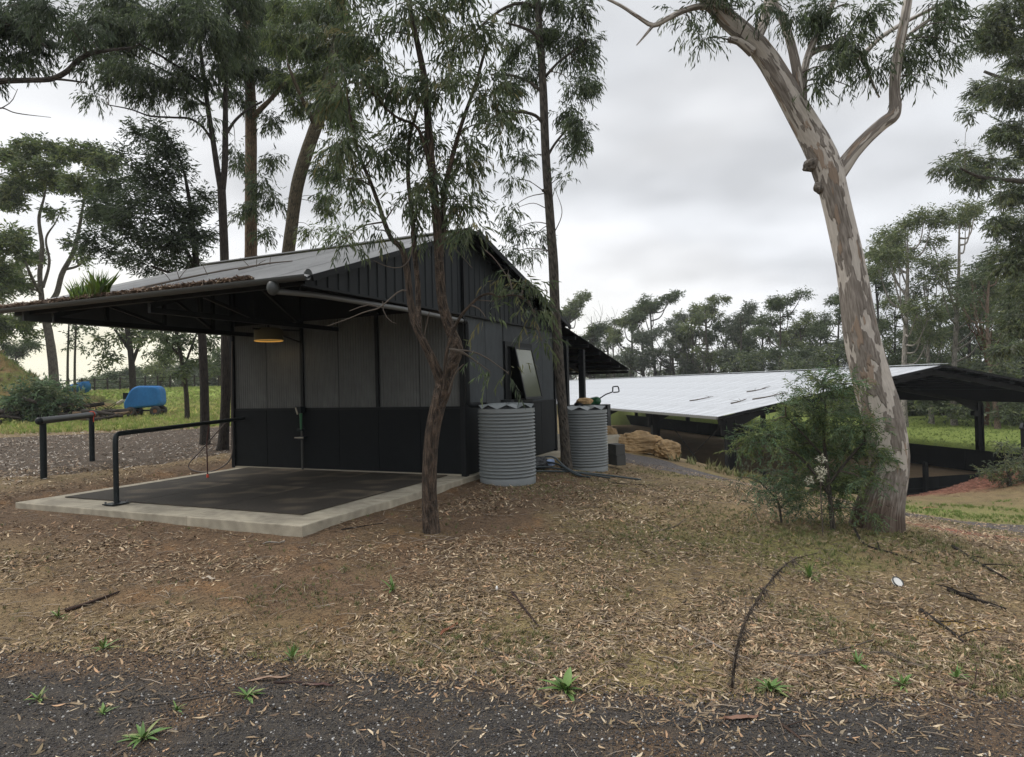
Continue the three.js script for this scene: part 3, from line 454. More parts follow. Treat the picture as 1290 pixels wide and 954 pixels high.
function boulder(p, sx, sy, sz, label, seed0, mat = M.rock, name = 'boulder', turn = 0) {
  const g = new THREE.IcosahedronGeometry(1, 16), P = g.attributes.position;
  for (let i = 0; i < P.count; i++) { const x = P.getX(i), y = P.getY(i), z = P.getZ(i); const k = 1 + 0.5 * fbm(x * 1.1 + seed0, y * 1.1, z * 1.1, 4) + 0.16 * fbm(x * 2.2, y * 5 + seed0, z * 2.2, 4) - 0.1 * Math.max(0, fbm(x * 3 + seed0, y * 3, z * 3, 2)); P.setXYZ(i, Math.sign(x) * Math.pow(Math.abs(x), 0.8) * sx * k, Math.max(-0.6, y) * sy * k, z * sz * k); }
  const uv = g.attributes.uv; for (let i = 0; i < uv.count; i++) uv.setXY(i, P.getX(i), P.getY(i) + P.getZ(i));
  g.computeVertexNormals(); const m = solo(name, g, mat, label, 'rock'); m.position.copy(p); m.rotation.y = turn; return m;
}
boulder(spot(803, 560, 20.5), 0.78, 0.4, 0.45, 'long tan sandstone boulder at the top of the arena bank', 3.1, M.rock, 'boulder', 0.2);
boulder(spot(841, 569, 20.2), 0.42, 0.32, 0.36, 'smaller orange sandstone boulder at the lower end of the long boulder', 8.4, M.rock, 'boulder', 0.5);
boulder(spot(766, 553, 21), 0.33, 0.36, 0.34, 'tan sandstone boulder mostly hidden behind the far water tank', 5.2);
boulder(spot(736, 506, 13.45), 0.17, 0.085, 0.14, 'flat tan stone lying on the lid of the far water tank', 1.9, M.rock, 'lid_stone');
{ // stacked concrete blocks beside the far tank
  const p = spot(774, 586, 13.9); for (const [k, l] of [[0, 'grey concrete block on the ground against the far water tank'], [1, 'grey concrete block stacked on another beside the far water tank']]) {
    const s = new THREE.Shape([[-0.1, 0], [0.1, 0], [0.1, 0.2], [-0.1, 0.2]].map(q => new THREE.Vector2(...q))); const g = new THREE.ExtrudeGeometry(s, { depth: 0.36, bevelEnabled: true, bevelSize: 0.008, bevelThickness: 0.008, bevelSegments: 1 }); const m = solo('concrete_block', g, M.block, l, 'block', 'blocks by the far tank'); m.position.set(p.x, p.y + 0.012 + k * 0.218, p.z - 0.2); m.rotation.y = 0.35 - k * 0.04; }
}
{ // loose poly pipes and wrapping by the shed foot
  const base = spot(695, 588, 12.2), y = (x, z) => H(x, z) + 0.03;
  const t = thing('poly_pipes', 'loose black and blue poly pipes lying by the shed wall', 'pipe', null, [base.x, 0, base.z]);
  const line = pts => pipe(pts.map(([x, z, up = 0]) => V(x, y(base.x + x, base.z + z) + up, z)), 0.017, 40, 7, 0.5);
  const bl = std({ color: lin(0.04, 0.055, 0.06), roughness: 0.5 });
  part('pipe_length', line([[-0.6, 0.1], [-0.1, 0.0, 0.04], [0.5, 0.25], [1.0, 0.5]]), bl, t); part('pipe_length', line([[-0.3, -0.3, 0.1], [0.1, 0.0, 0.1], [0.4, 0.45], [0.62, 0.75]]), bl, t); part('pipe_length', line([[-0.9, 0.35], [-0.1, 0.25], [0.6, 0.15], [1.6, 0.2]]), bl, t); part('pipe_length', line([[-0.2, -0.4, 0.16], [0.05, -0.2, 0.2], [0.25, 0.1, 0.06], [0.5, 0.55]]), std({ color: lin(0.09, 0.11, 0.12), roughness: 0.5 }), t);
  const b = boulder(V(base.x - 0.02, y(base.x, base.z) + 0.09, base.z - 0.25), 0.1, 0.08, 0.08, 'crumpled blue and white plastic wrapping on the loose pipes', 4.4, std({ color: lin(0.3, 0.4, 0.6), roughness: 0.3 }), 'plastic_wrapping'); b.userData.category = 'wrapping';
  const d = boulder(V(base.x - 0.25, y(base.x, base.z) + 0.08, base.z - 0.2), 0.2, 0.13, 0.16, 'crumpled black plastic bundle against the shed footing', 6.4, std({ color: lin(0.02, 0.022, 0.024), roughness: 0.35 }), 'plastic_bundle'); d.userData.category = 'bundle';
}
{ // green mower parked under the lean-to
  const p = spot(744, 506, 21.5), t = thing('ride_on_mower', 'green ride-on machine with loop handle under the lean-to', 'mower', null, [p.x, H(p.x, p.z), p.z], -0.3), y = p.y - H(p.x, p.z);
  part('bonnet', (() => { const g = new THREE.CapsuleGeometry(0.15, 0.5, 6, 14); g.rotateZ(Math.PI / 2 + 0.2); g.translate(-0.05, y - 0.04, 0); return g; })(), M.green, t); part('deck', box(-0.65, 0.6, 0.3, y - 0.1, -0.3, 0.3), M.frame, t);
  for (const [x, z] of [[-0.45, 0.32], [-0.45, -0.32], [0.45, 0.32], [0.45, -0.32]]) part('wheel', (() => { const g = new THREE.TorusGeometry(0.2, 0.09, 8, 18); g.translate(x, 0.29, z); return g; })(), M.tyre, t);
  part('loop_handle', pipe([V(0.15, y, 0), V(0.5, y + 0.22, 0), V(0.72, y + 0.3, 0), V(0.74, y + 0.46, 0), V(0.9, y + 0.47, 0), V(0.93, y + 0.3, 0), V(0.74, y + 0.28, 0)], 0.022, 40, 6, 0.2), M.frame, t);
}

// ------------------------------------------------------------------ covered arena cut into the slope
const arena = thing('covered_arena', 'large open-sided riding arena with pale metal gable roof downhill', 'arena', null, [ARENA.x, 0, ARENA.z], ARENA.a);
{
  const W = ARENA_W, L = ARENA_L, hf = W / 2, ey = -0.11, ry = 2.0, fl = ARENA_FLOOR, zb = []; for (let k = 0; k < 9; k++) zb.push(-0.6 - 8 * k);
  const roof = part('arena_roof', bar(V(hf, ry + 0.05, 0.1), V(hf, ry + 0.05, -L), 0.5, 0.03), M.arenaRoof, arena);
  const sheets = 34; for (const side of [0, 1]) for (let i = 0; i < sheets; i++) {
    const w = (L + 0.1) / sheets, Ls = Math.hypot(hf, ry - ey), g = corrugated(w - 0.002, Ls, 0.2, 0.006, null, 4), ex = V(0, 0, -1), ey_ = V(side ? hf : -hf, ey - ry, 0).normalize(), ez = V().crossVectors(ex, ey_); if (ez.y < 0) ez.negate();
    g.applyMatrix4(new THREE.Matrix4().makeBasis(ex, ey_, ez)); g.translate(hf, ry, 0.1 - i * w); part('roof_sheet', g, M.arenaRoof, roof); }
  part('barge', join([bar(V(-0.02, ey - 0.07, 0.12), V(hf, ry - 0.07, 0.12), 0.04, 0.1), bar(V(W + 0.02, ey - 0.07, 0.12), V(hf, ry - 0.07, 0.12), 0.04, 0.1)]), M.frame, roof);
  part('gutter', box(-0.12, 0.02, ey - 0.12, ey - 0.015, -L, 0.1), std({ color: lin(0.16, 0.165, 0.16), roughness: 0.5 }), roof); part('gutter', box(W - 0.02, W + 0.12, ey - 0.12, ey - 0.015, -L, 0.1), M.frame, roof);
  const ro = x => x < hf ? mix(ey, ry, x / hf) : mix(ry, ey, (x - hf) / hf);
  for (let k = 0; k <= 18; k++) { const x = mix(0.3, W - 0.3, k / 18); if (Math.abs(x - hf) < 0.2) continue; part('purlin', box(x - 0.04, x + 0.04, ro(x) - 0.22, ro(x) - 0.03, -L + 0.1, 0.06), M.frame, roof); }
  for (const z of zb) {
    const f = part('portal_frame', join([bar(V(0.4, ro(0.4) - 0.36, z), V(hf, ry - 0.36, z), 0.16, 0.24), bar(V(W - 0.4, ro(0.4) - 0.36, z), V(hf, ry - 0.36, z), 0.16, 0.24)]), M.frame, arena);
    for (const s of [0, 1]) { const sh = new THREE.Shape([[0.5, -0.3], [2.6, 0.05], [2.6, -0.1], [0.62, -1.0], [0.5, -1.0]].map(q => new THREE.Vector2(s ? W - q[0] : q[0], q[1]))); const g = new THREE.ExtrudeGeometry(sh, { depth: 0.1, bevelEnabled: false }); g.translate(0, 0, z - 0.05); part('haunch', g, M.frame, f);
      const cx = s ? W - 0.58 : 0.95; part('column', join([box(cx - 0.2, cx + 0.2, fl - 0.6, ro(0.5) - 0.3, z - 0.02, z + 0.02), box(cx - 0.22, cx - 0.19, fl - 0.6, ro(0.5) - 0.3, z - 0.14, z + 0.14), box(cx + 0.19, cx + 0.22, fl - 0.6, ro(0.5) - 0.3, z - 0.14, z + 0.14)]), M.frame, f); }
  }
  part('sand_floor', box(0.5, W - 0.5, fl - 0.12, fl, -L, -0.12), M.sand, arena);
  const far = part('kick_wall', box(W - 0.88, W - 0.8, fl, -3.4, -L, -0.25), M.frame, arena); for (let z = -0.4; z > -L + 2; z -= 3) part('wall_board', box(W - 0.94, W - 0.884, fl + 0.02, -3.385, z - 2.97, z), M.rubber, far);
  const end = part('end_wall', box(0.8, W - 0.9, fl - 0.2, -3.62, -0.3, -0.22), M.frame, arena);
  for (let x = 0.8; x < W - 1.5; x += 2.2) { part('wall_board', box(x, x + 2.185, -3.88, -3.4, -0.215, -0.15), M.rubber, end); part('wall_board', box(x, x + 2.185, -4.4, -3.92, -0.215, -0.16), M.rubber, end); part('wall_board', box(x, x + 2.185, -4.95, -4.44, -0.215, -0.165), M.rubber, end); }
  part('end_pipe', pipe([V(1, -4.62, -0.02), V(12, -4.62, -0.02), V(22.5, -4.62, -0.02)], 0.09, 6, 10), std({ color: lin(0.05, 0.055, 0.06), roughness: 0.5 }), end); part('end_rail', pipe([V(1, -4.15, -0.1), V(12, -4.15, -0.1), V(22.5, -4.15, -0.1)], 0.04, 6, 8), M.slateMat, end);
  for (const x of [2.2, 10.9, 15.5]) part('end_post', box(x - 0.09, x + 0.09, fl - 0.3, -2.65, -0.13, 0.05), M.frame, end);
  const fl2 = part('floodlight', join([box(W - 1.3, W - 0.9, -1.15, -0.85, -8.55, -8.25), bar(V(W - 0.8, -1.0, -8.5), V(W - 0.95, -1.0, -8.45), 0.05)]), M.frame, arena); void fl2;
  for (const x of [W - 0.1, W - 1.2]) part('brace_wire', bar(V(x, -0.5, -0.6), V(x, -3.2, -6.4), 0.02), M.frame, arena);
  part('brace_wire', bar(V(0.6, -0.5, -0.6), V(0.6, -3.8, -6.4), 0.025), M.frame, arena); part('brace_wire', bar(V(0.6, -3.8, -0.6), V(0.6, -0.5, -6.4), 0.025), M.frame, arena);
}
{ // fallen sticks on the arena roof
  const put = (lx, lz, len, ang, label) => { const [x, z] = toWorld(ARENA, lx, lz); const y = mix(-0.11, 2.0, lx / (ARENA_W / 2)) + 0.04; const d = V(Math.cos(ang), 0, Math.sin(ang)); const s = 2.11 / (ARENA_W / 2); const p = k => { const wx = x + d.x * len * k, wz = z + d.z * len * k; const l = toLocal(ARENA, wx, wz)[0]; return V(wx, -0.11 + l * s + 0.04 + 0.03 * Math.sin(k * 9), wz); };
    const t = thing('fallen_stick', label, 'stick', 'sticks fallen on the arena roof'); part('stem', limb([[p(0), 0.035], [p(0.4), 0.03], [p(0.7), 0.022], [p(1), 0.01]], { rad: 5, step: 0.2 }), M.twig, t);
    for (let k = 0; k < 4; k++) { const a = p(rr(0.3, 0.9)), b = a.clone().add(V(rr(-0.5, 0.5), 0.12, rr(-0.4, 0.4))); b.y = -0.11 + toLocal(ARENA, b.x, b.z)[0] * s + rr(0.05, 0.2); part('side_twig', limb([[a, 0.015], [b, 0.005]], { rad: 4, step: 0.2 }), M.twig, t); } void y; };
  put(3.4, -2.6, 1.7, 0.1, 'longer dark stick lying with leaves on the arena roof'); put(2.4, -2.9, 0.9, -0.3, 'short forked stick lying on the arena roof near its eave'); put(2.6, -7.6, 1.3, 0.2, 'thin stick lying mid-slope on the arena roof'); put(5.2, -6.0, 1.0, 0.3, 'faint small twig high on the arena roof slope');
}
{ // flag above the far side of the arena
  const p = spot(1166, 452, 74), t = thing('flag_pole', 'white flagpole with limp dark blue flag beyond the arena roof', 'flag', null, [p.x, H(p.x, p.z), p.z]), y = p.y - H(p.x, p.z);
  part('pole', pipe([V(0, 0, 0), V(0, y * 0.5, 0), V(0, y + 2.6, 0)], 0.06, 6, 8), M.white, t);
  const g = new THREE.PlaneGeometry(0.7, 1.3, 10, 10), P = g.attributes.position; for (let i = 0; i < P.count; i++) { const u = P.getX(i) + 0.35; P.setXYZ(i, 0.05 + u * 0.6, P.getY(i) + y + 0.3 - u * 0.6, 0.16 * Math.sin(u * 16)); } g.computeVertexNormals();
  part('flag_cloth', g, std({ color: lin(0.1, 0.11, 0.2), roughness: 0.8, side: THREE.DoubleSide }), t);
}
{ // black open bin at the right
  const p = spot(1326, 578, 22), t = thing('skip_bin', 'black ribbed open-topped bin above the mulch slope', 'bin', null, [p.x, p.y, p.z], 0.9);
  const w = 1.3, d = 0.8, h = 1.05; part('bin_body', join([box(-w, w, -0.3, h, d - 0.03, d), box(-w, w, -0.3, h, -d, -d + 0.03), box(-w, -w + 0.03, -0.3, h, -d + 0.031, d - 0.031), box(w - 0.03, w, -0.3, h, -d + 0.031, d - 0.031), box(-w + 0.031, w - 0.031, -0.3, -0.25, -d + 0.031, d - 0.031)]), M.frame, t);
  part('rim', join([box(-w - 0.03, w + 0.03, h + 0.003, h + 0.05, d - 0.05, d + 0.03), box(-w - 0.03, w + 0.03, h + 0.003, h + 0.05, -d - 0.03, -d + 0.05), box(-w - 0.03, -w + 0.05, h + 0.003, h + 0.05, -d + 0.051, d - 0.051), box(w - 0.05, w + 0.03, h + 0.003, h + 0.05, -d + 0.051, d - 0.051)]), M.slateMat, t);
  for (let i = 0; i < 5; i++) part('rib', box(-w + 0.3 + i * 0.48, -w + 0.36 + i * 0.48, -0.2, h - 0.02, d, d + 0.05), M.frame, t);
}

// ------------------------------------------------------------------ paddock: blue water cart, fence, tarp, brush pile
{
  const p = spot(182, 526, 36); const t = thing('water_cart', 'blue plastic water cart on four small wheels in the paddock', 'cart', null, [p.x, H(p.x, p.z), p.z], 0.15);
  const s = new THREE.Shape(); s.moveTo(-0.72, 0.32); s.lineTo(0.85, 0.42); s.quadraticCurveTo(1.0, 0.45, 1.0, 0.62); s.lineTo(0.98, 1.05); s.quadraticCurveTo(0.95, 1.3, 0.7, 1.32); s.lineTo(-0.15, 1.34); s.quadraticCurveTo(-0.55, 1.3, -0.72, 0.98); s.lineTo(-0.98, 0.5); s.quadraticCurveTo(-1.0, 0.2, -0.85, 0.22); s.closePath();
  const g = new THREE.ExtrudeGeometry(s, { depth: 0.7, bevelEnabled: true, bevelSize: 0.14, bevelThickness: 0.2, bevelSegments: 5, curveSegments: 10 }); g.scale(0.82, 0.95, 1); g.translate(0.05, 0.26, -0.35); g.computeVertexNormals(); part('tank_body', g, M.blue, t);
  for (const x of [-0.1, 0.45]) part('moulded_band', box(x - 0.05, x + 0.05, 1.5, 1.56, -0.4, 0.4), M.blue, t);
  part('chassis', box(-0.6, 0.95, 0.28, 0.36, -0.3, 0.3), M.frame, t);
  for (const [x, z] of [[-0.52, 0.48], [-0.52, -0.48], [0.72, 0.48], [0.72, -0.48]]) { const w = part('wheel', (() => { const q = new THREE.TorusGeometry(0.19, 0.1, 10, 22); q.translate(x, 0.28, z); return q; })(), M.tyre, t); part('hub', (() => { const q = new THREE.CylinderGeometry(0.13, 0.13, 0.08, 16); q.rotateX(Math.PI / 2); q.translate(x, 0.28, z); return q; })(), M.rust, w); }
  part('hose_roll', (() => { const q = new THREE.CapsuleGeometry(0.1, 0.25, 4, 10); q.rotateZ(Math.PI / 2 + 0.5); q.translate(-1.1, 0.8, 0.3); return q; })(), std({ color: lin(0.45, 0.4, 0.3), roughness: 0.8 }), t);
  part('pump', box(-1.0, -0.72, 0.95, 1.3, -0.15, 0.2), M.frame, t);
}
{
  const a = spot(70, 492, 66), b = spot(320, 490, 70), t = thing('paddock_fence', 'dark post and rail fence along the far edge of the paddock', 'fence', null, [a.x, 0, a.z]);
  const n = 16, q = k => { const x = mix(a.x, b.x, k), z = mix(a.z, b.z, k); return V(x - a.x, H(x, z), z - a.z); };
  for (let i = 0; i <= n; i++) { const p = q(i / n); part('fence_post', bar(V(p.x, p.y - 0.3, p.z), V(p.x, p.y + 1.35, p.z), 0.12), M.barkDark, t); }
  for (const h of [0.35, 0.75, 1.15]) for (let i = 0; i < n; i++) { const p = q(i / n), r = q((i + 1) / n); part('fence_rail', bar(V(p.x, p.y + h, p.z), V(r.x, r.y + h, r.z), 0.04, h > 1 ? 0.07 : 0.04), M.barkDark, t); }
}
{ const p = spot(101, 490, 58), g = new THREE.SphereGeometry(1, 28, 18), P = g.attributes.position; for (let i = 0; i < P.count; i++) { const x = P.getX(i), y = P.getY(i), z = P.getZ(i), k = 1 + 0.5 * fbm(x * 1.7, y * 1.7, z * 1.7, 4) + 0.05 * Math.sin(x * 17 + z * 9); P.setXYZ(i, Math.sign(x) * Math.pow(Math.abs(x), 0.6) * 0.72 * k, clamp(y, -0.9, 0.55) * 0.62 * k + 0.22 * x + 0.6, z * 0.7 * k); } g.computeVertexNormals(); const m = solo('tarp', g, M.blue, 'blue tarpaulin bundled over something near the far paddock fence', 'tarp'); m.position.set(p.x, H(p.x, p.z), p.z); }
{ const p = spot(196, 494, 60), t = thing('marker_sign', 'small yellow marker on a low stake in the paddock', 'marker', null, [p.x, H(p.x, p.z), p.z]); const y = Math.max(0.3, spot(196, 488, 60).y - H(p.x, p.z)); part('stake', bar(V(0, -0.1, 0), V(0, y, 0), 0.05), M.frame, t); part('board', box(-0.3, 0.3, y - 0.1, y + 0.12, -0.04, 0.04), std({ color: lin(0.8, 0.55, 0.03), roughness: 0.6 }), t); }

// ------------------------------------------------------------------ trees
const PAL = {
  dark: [[0.062, 0.087, 0.047], [0.085, 0.116, 0.056], [0.047, 0.067, 0.040], [0.075, 0.102, 0.062]],
  mid: [[0.093, 0.129, 0.059], [0.116, 0.152, 0.070], [0.070, 0.099, 0.049], [0.132, 0.163, 0.081]],
  olive: [[0.163, 0.194, 0.078], [0.132, 0.171, 0.070], [0.202, 0.225, 0.101], [0.109, 0.143, 0.062]],
  lime: [[0.178, 0.233, 0.078], [0.132, 0.186, 0.062], [0.217, 0.256, 0.093], [0.101, 0.147, 0.053]],
  grey: [[0.132, 0.155, 0.106], [0.109, 0.137, 0.090], [0.163, 0.178, 0.124], [0.093, 0.116, 0.078]],
  wattle: [[0.112, 0.186, 0.102], [0.139, 0.220, 0.119], [0.094, 0.154, 0.085], [0.164, 0.239, 0.127]],
  bronze: [[0.147, 0.155, 0.070], [0.186, 0.171, 0.078], [0.109, 0.132, 0.062]],
};
class Foliage {
  constructor() { this.p = []; this.n = []; this.c = []; this.i = []; }
  leaf(o, d, len, wid, col, bend = 0.12) {
    let sx = d.y * 0 + rnd() - 0.5, sy = rnd() - 0.5, sz = rnd() - 0.5; const q = sx * d.x + sy * d.y + sz * d.z; sx -= q * d.x; sy -= q * d.y; sz -= q * d.z; const l = 1 / (Math.hypot(sx, sy, sz) || 1); sx *= l; sy *= l; sz *= l;
    const nx = d.y * sz - d.z * sy, ny = d.z * sx - d.x * sz, nz = d.x * sy - d.y * sx, b = this.p.length / 3, m = 0.42 * len, w = wid / 2, k = bend * len * (rnd() - 0.3), e = 0.25 * w;
    this.p.push(o.x, o.y, o.z, o.x + d.x * m + sx * w + nx * e, o.y + d.y * m + sy * w + ny * e, o.z + d.z * m + sz * w + nz * e, o.x + d.x * len + sx * k + nx * k, o.y + d.y * len + sy * k + ny * k, o.z + d.z * len + sz * k + nz * k, o.x + d.x * m - sx * w + nx * e, o.y + d.y * m - sy * w + ny * e, o.z + d.z * m - sz * w + nz * e);
    for (let j = 0; j < 4; j++) { this.n.push(nx, ny, nz); this.c.push(col[0], col[1], col[2]); }
    this.i.push(b, b + 2, b + 1, b, b + 3, b + 2);
  }
  // one drooping twig-end carrying leaves
  spray(o, dir, { n = 9, len = 0.11, wid = 0.018, droop = 0.8, reach = 0.32, pal = PAL.dark, spread = 0.6 }) {
    const base = pal[Math.floor(rnd() * pal.length)], v = rr(0.75, 1.25), p = o.clone(), d = dir.clone();
    for (let k = 0; k < n; k++) {
      d.y -= 0.12 * droop; d.normalize(); p.addScaledVector(d, reach / n);
      const L = V(d.x * 0.5 + (rnd() - 0.5) * 2 * spread, d.y * 0.5 - droop * rr(0.3, 1.0) + (rnd() - 0.5) * spread, d.z * 0.5 + (rnd() - 0.5) * 2 * spread).normalize(), s = rr(0.65, 1.2), w = v * rr(0.85, 1.15);
      this.leaf(p, L, len * s, wid * rr(0.8, 1.2), [base[0] * w, base[1] * w, base[2] * w]);
    }
  }
  cluster(c, rx, ry, rz, opt) {
    const { len = 0.11, wid = 0.018, cover = 1, n = 9 } = opt, total = 1.75 * cover * Math.PI * rx * ry / (len * wid * 0.28), sprays = Math.max(3, Math.round(total / n)), lumps = [];
    const K = Math.max(3, Math.round(sprays / 26)); for (let k = 0; k < K; k++) lumps.push(V(gauss() * 0.5, gauss() * 0.5, gauss() * 0.5));
    for (let s = 0; s < sprays; s++) { const l = lumps[s % K], q = V(l.x + gauss() * 0.26, l.y + gauss() * 0.22, l.z + gauss() * 0.26), o = V(c.x + q.x * rx, c.y + q.y * ry, c.z + q.z * rz); const d = V(q.x + (rnd() - 0.5), rr(-0.5, 0.5), q.z + (rnd() - 0.5)).normalize(); this.spray(o, d, { ...opt, n }); }
    return lumps.map(l => V(c.x + l.x * rx, c.y + l.y * ry, c.z + l.z * rz));
  }
  build(name, parent, origin = V(0, 0, 0), mat = M.leaf) {
    if (!this.i.length) return null; const P = new Float32Array(this.p); for (let k = 0; k < P.length; k += 3) { P[k] -= origin.x; P[k + 1] -= origin.y; P[k + 2] -= origin.z; }
    const g = new THREE.BufferGeometry(); g.setAttribute('position', new THREE.BufferAttribute(P, 3)); g.setAttribute('normal', new THREE.BufferAttribute(new Float32Array(this.n), 3)); g.setAttribute('color', new THREE.BufferAttribute(new Float32Array(this.c), 3)); g.setIndex(new THREE.BufferAttribute(new Uint32Array(this.i), 1));
    return part(name, g, mat, parent);
  }
}
const moved = (g, o) => { g.translate(-o.x, -o.y, -o.z); return g; };
const twigGeo = (a, b, r0, r1, sag = 0.1) => { const m = V().lerpVectors(a, b, 0.5); m.y += sag * a.distanceTo(b); m.x += rr(-0.06, 0.06) * a.distanceTo(b); return limb([[a, r0], [m, (r0 + r1) / 2], [b, r1]], { rad: 4, step: Math.max(0.1, a.distanceTo(b) / 6), bump: 0, closeTop: false }); };
// a surveyed tree: stems given as bearings [px, py, radius in px, extra depth], clusters [px, py, rx, ry, extra depth]
function surveyTree(name, label, { d, stems, bark, clusters = [], leaf = {}, rad = 10, bump = 0.06, unitUV = false, group, category = 'tree', twigR = 0.55, dead = [], zSpread = 0.6, sink = 0.25, barks = [], rs = 0.85, cs = 1 }) {
  const k = d / FOC, toPts = s => s.map(([px, py, r, e = 0]) => [spot(px, py, d + e), rs * r * (d + e) / FOC]);
  const first = toPts(stems[0]), base = first[0][0].clone(); base.y = H(base.x, base.z); first[0][0].y = base.y - sink;
  const t = thing(name, label, category, group, [base.x, base.y, base.z]), samples = [];
  stems.forEach((s, i) => { const pts = i ? toPts(s) : first; const g = limb(pts, { rad: i ? Math.max(6, rad - 3) : rad, step: Math.max(0.08, pts[0][1] * 0.7), bump, unit: unitUV, vr: unitUV && i ? [0.2 + 0.07 * i, 0.2 + 0.07 * i + Math.min(0.3, 0.035 * pts.length)] : [0, 1], uvScale: 0.5 }); const c = g.userData.curve; for (let q = 0.15; q <= 1; q += 0.06) samples.push(c.getPoint(q)); part(i ? 'limb' : 'trunk', moved(g, base), barks[i] || bark, t); });
  const f = new Foliage(), tw = [];
  for (let [px, py, rx, ry, e = gauss() * zSpread] of clusters) { rx *= cs; ry *= cs;
    const c = spot(px, py, d + e), kk = (d + e) / FOC; let best = samples[0], bd = 1e9; for (const s of samples) { const q = s.distanceToSquared(c) + (s.y > c.y ? 0.15 * (s.y - c.y) ** 2 : 0); if (q < bd) { bd = q; best = s; } }
    const L = f.cluster(c, rx * kk, ry * kk, 0.5 * (rx + ry) * kk, leaf); tw.push(twigGeo(best, c, 0.02 * twigR, 0.009 * twigR)); L.slice(0, 7).forEach(l => tw.push(twigGeo(c, l, 0.009 * twigR, 0.004 * twigR, 0.05)));
  }
  for (const s of dead) { const pts = toPts(s); tw.push(limb(pts, { rad: 5, step: 0.08, bump: 0.03, closeTop: false })); }
  if (tw.length) part('twigs', moved(join(tw), base), M.twig, t);
  f.build('crown', t, base); void k; return t;
}
const near = { len: 0.115, wid: 0.019, droop: 0.85, n: 9, reach: 0.3, spread: 0.5 };

surveyTree('stringybark_tree', 'rough brown many-stemmed tree growing in front of the wash bay slab', { d: 7.5, rs: 0.74, bark: M.bark, rad: 16, bump: 0.09, zSpread: 0.55,
  stems: [[[545, 674, 18], [542, 655, 14.5], [541, 620, 13], [542, 580, 12.5], [545, 545, 12.5], [551, 515, 13], [558, 490, 15], [561, 474, 14]],
    [[560, 490, 10], [568, 462, 11, .02], [575, 440, 11, .03], [567, 415, 9.5, .03], [558, 385, 8.5, .03], [554, 345, 8], [553, 320, 8], [551, 290, 7.5], [546, 230, 7], [541, 180, 6.5], [536, 110, 6], [527, 60, 5], [518, 20, 4.5, -.1], [508, -40, 4, -.2], [500, -120, 3, -.3]],
    [[558, 492, 10], [550, 466, 8.5, -.06], [536, 436, 7, -.1], [523, 408, 6.5, -.12], [517, 380, 6, -.1], [513, 345, 5.5, -.1], [506, 313, 5, -.1], [494, 302, 4, -.1], [486, 285, 4, -.1], [476, 255, 3.5], [466, 228, 3.2], [452, 195, 2.8], [442, 150, 2.4], [436, 110, 2]],
    [[528, 416, 5, -.05], [527, 390, 4.8, .05], [526, 355, 4.5, .1], [522, 315, 4.5, .1], [520, 280, 4, .1], [514, 220, 3.5, .2], [516, 175, 3, .2], [525, 140, 2.5, .2]],
    [[553, 330, 5, .06], [559, 290, 5, .1], [558, 250, 4.5, .12], [568, 205, 4, .15], [582, 155, 3.5, .2], [598, 110, 3, .25], [612, 60, 2.5, .3]],
    [[546, 235, 3, 0], [525, 160, 2.5, -.1], [500, 148, 2.2, -.2], [480, 130, 2, -.3], [462, 108, 1.8, -.4]],
    [[560, 490, 3.5, -.1], [562, 448, 3.2, -.16], [568, 425, 3, -.2], [578, 402, 2.6, -.25], [592, 385, 2.4, -.3], [606, 373, 2.2, -.35], [618, 370, 2, -.4], [628, 374, 1.6, -.45], [650, 372, 1.4, -.5], [668, 380, 1.2, -.5]]],
  clusters: [[470, 45, 55, 42], [535, 25, 55, 35], [600, 45, 48, 45], [440, 105, 40, 42], [495, 112, 50, 42], [560, 100, 48, 45], [610, 120, 40, 42], [432, 175, 32, 38], [482, 190, 40, 36], [545, 165, 40, 40], [592, 195, 42, 38], [540, 235, 40, 32], [505, 250, 32, 28], [580, 255, 38, 28], [440, 225, 26, 32], [476, 290, 18, 14, -.3], [436, 300, 20, 12, -.1], [600, 285, 28, 18], [630, 160, 24, 34], [416, 60, 30, 40], [420, 130, 24, 30], [560, 290, 20, 12], [505, 5, 50, 25], [590, -15, 60, 30], [440, -10, 50, 30], [460, 262, 18, 16], [530, 290, 14, 10],
    [660, 360, 20, 18, -.5], [672, 395, 16, 22, -.5], [640, 345, 16, 12, -.4], [682, 430, 10, 16, -.5], [640, 470, 6, 14, -.4], [603, 458, 9, 6, -.35], [617, 468, 7, 8, -.35], [612, 400, 6, 4, -.4], [655, 372, 14, 10, -.5]],
  leaf: { ...near, pal: [...PAL.dark, ...PAL.mid, ...PAL.bronze, ...PAL.mid], cover: 0.72 },
  dead: [[[517, 368, 1.8, -.1], [506, 366, 1.5, -.15], [492, 376, 1.4, -.2], [478, 388, 1.3, -.25], [460, 393, 1.1, -.3], [438, 402, .8, -.3], [412, 411, .5, -.3]], [[478, 388, 1, -.25], [465, 384, .9, -.3], [440, 392, .6, -.35]], [[482, 380, .9, -.2], [484, 395, .8, -.25], [492, 405, .7, -.25], [500, 408, .5, -.25]], [[520, 312, 1.4, -.1], [515, 328, 1.2, -.15], [505, 337, 1, -.2], [488, 336, .8, -.2], [470, 328, .5, -.2]], [[560, 300, .9, .1], [575, 315, .8, .1], [595, 338, .6, .1]], [[565, 495, 2, -.1], [574, 470, 1.5, -.2], [584, 459, 1.1, -.25]], [[533, 430, 1.2, -.1], [537, 410, 1, -.15], [541, 392, .7, -.2]], [[600, 378, 1, -.3], [625, 379, .9, -.35], [640, 371, .8, -.4], [660, 378, .6, -.45], [680, 400, .5, -.45]], [[611, 315, 1.2, -.5], [622, 325, 1, -.5], [640, 350, .8, -.5]]] });

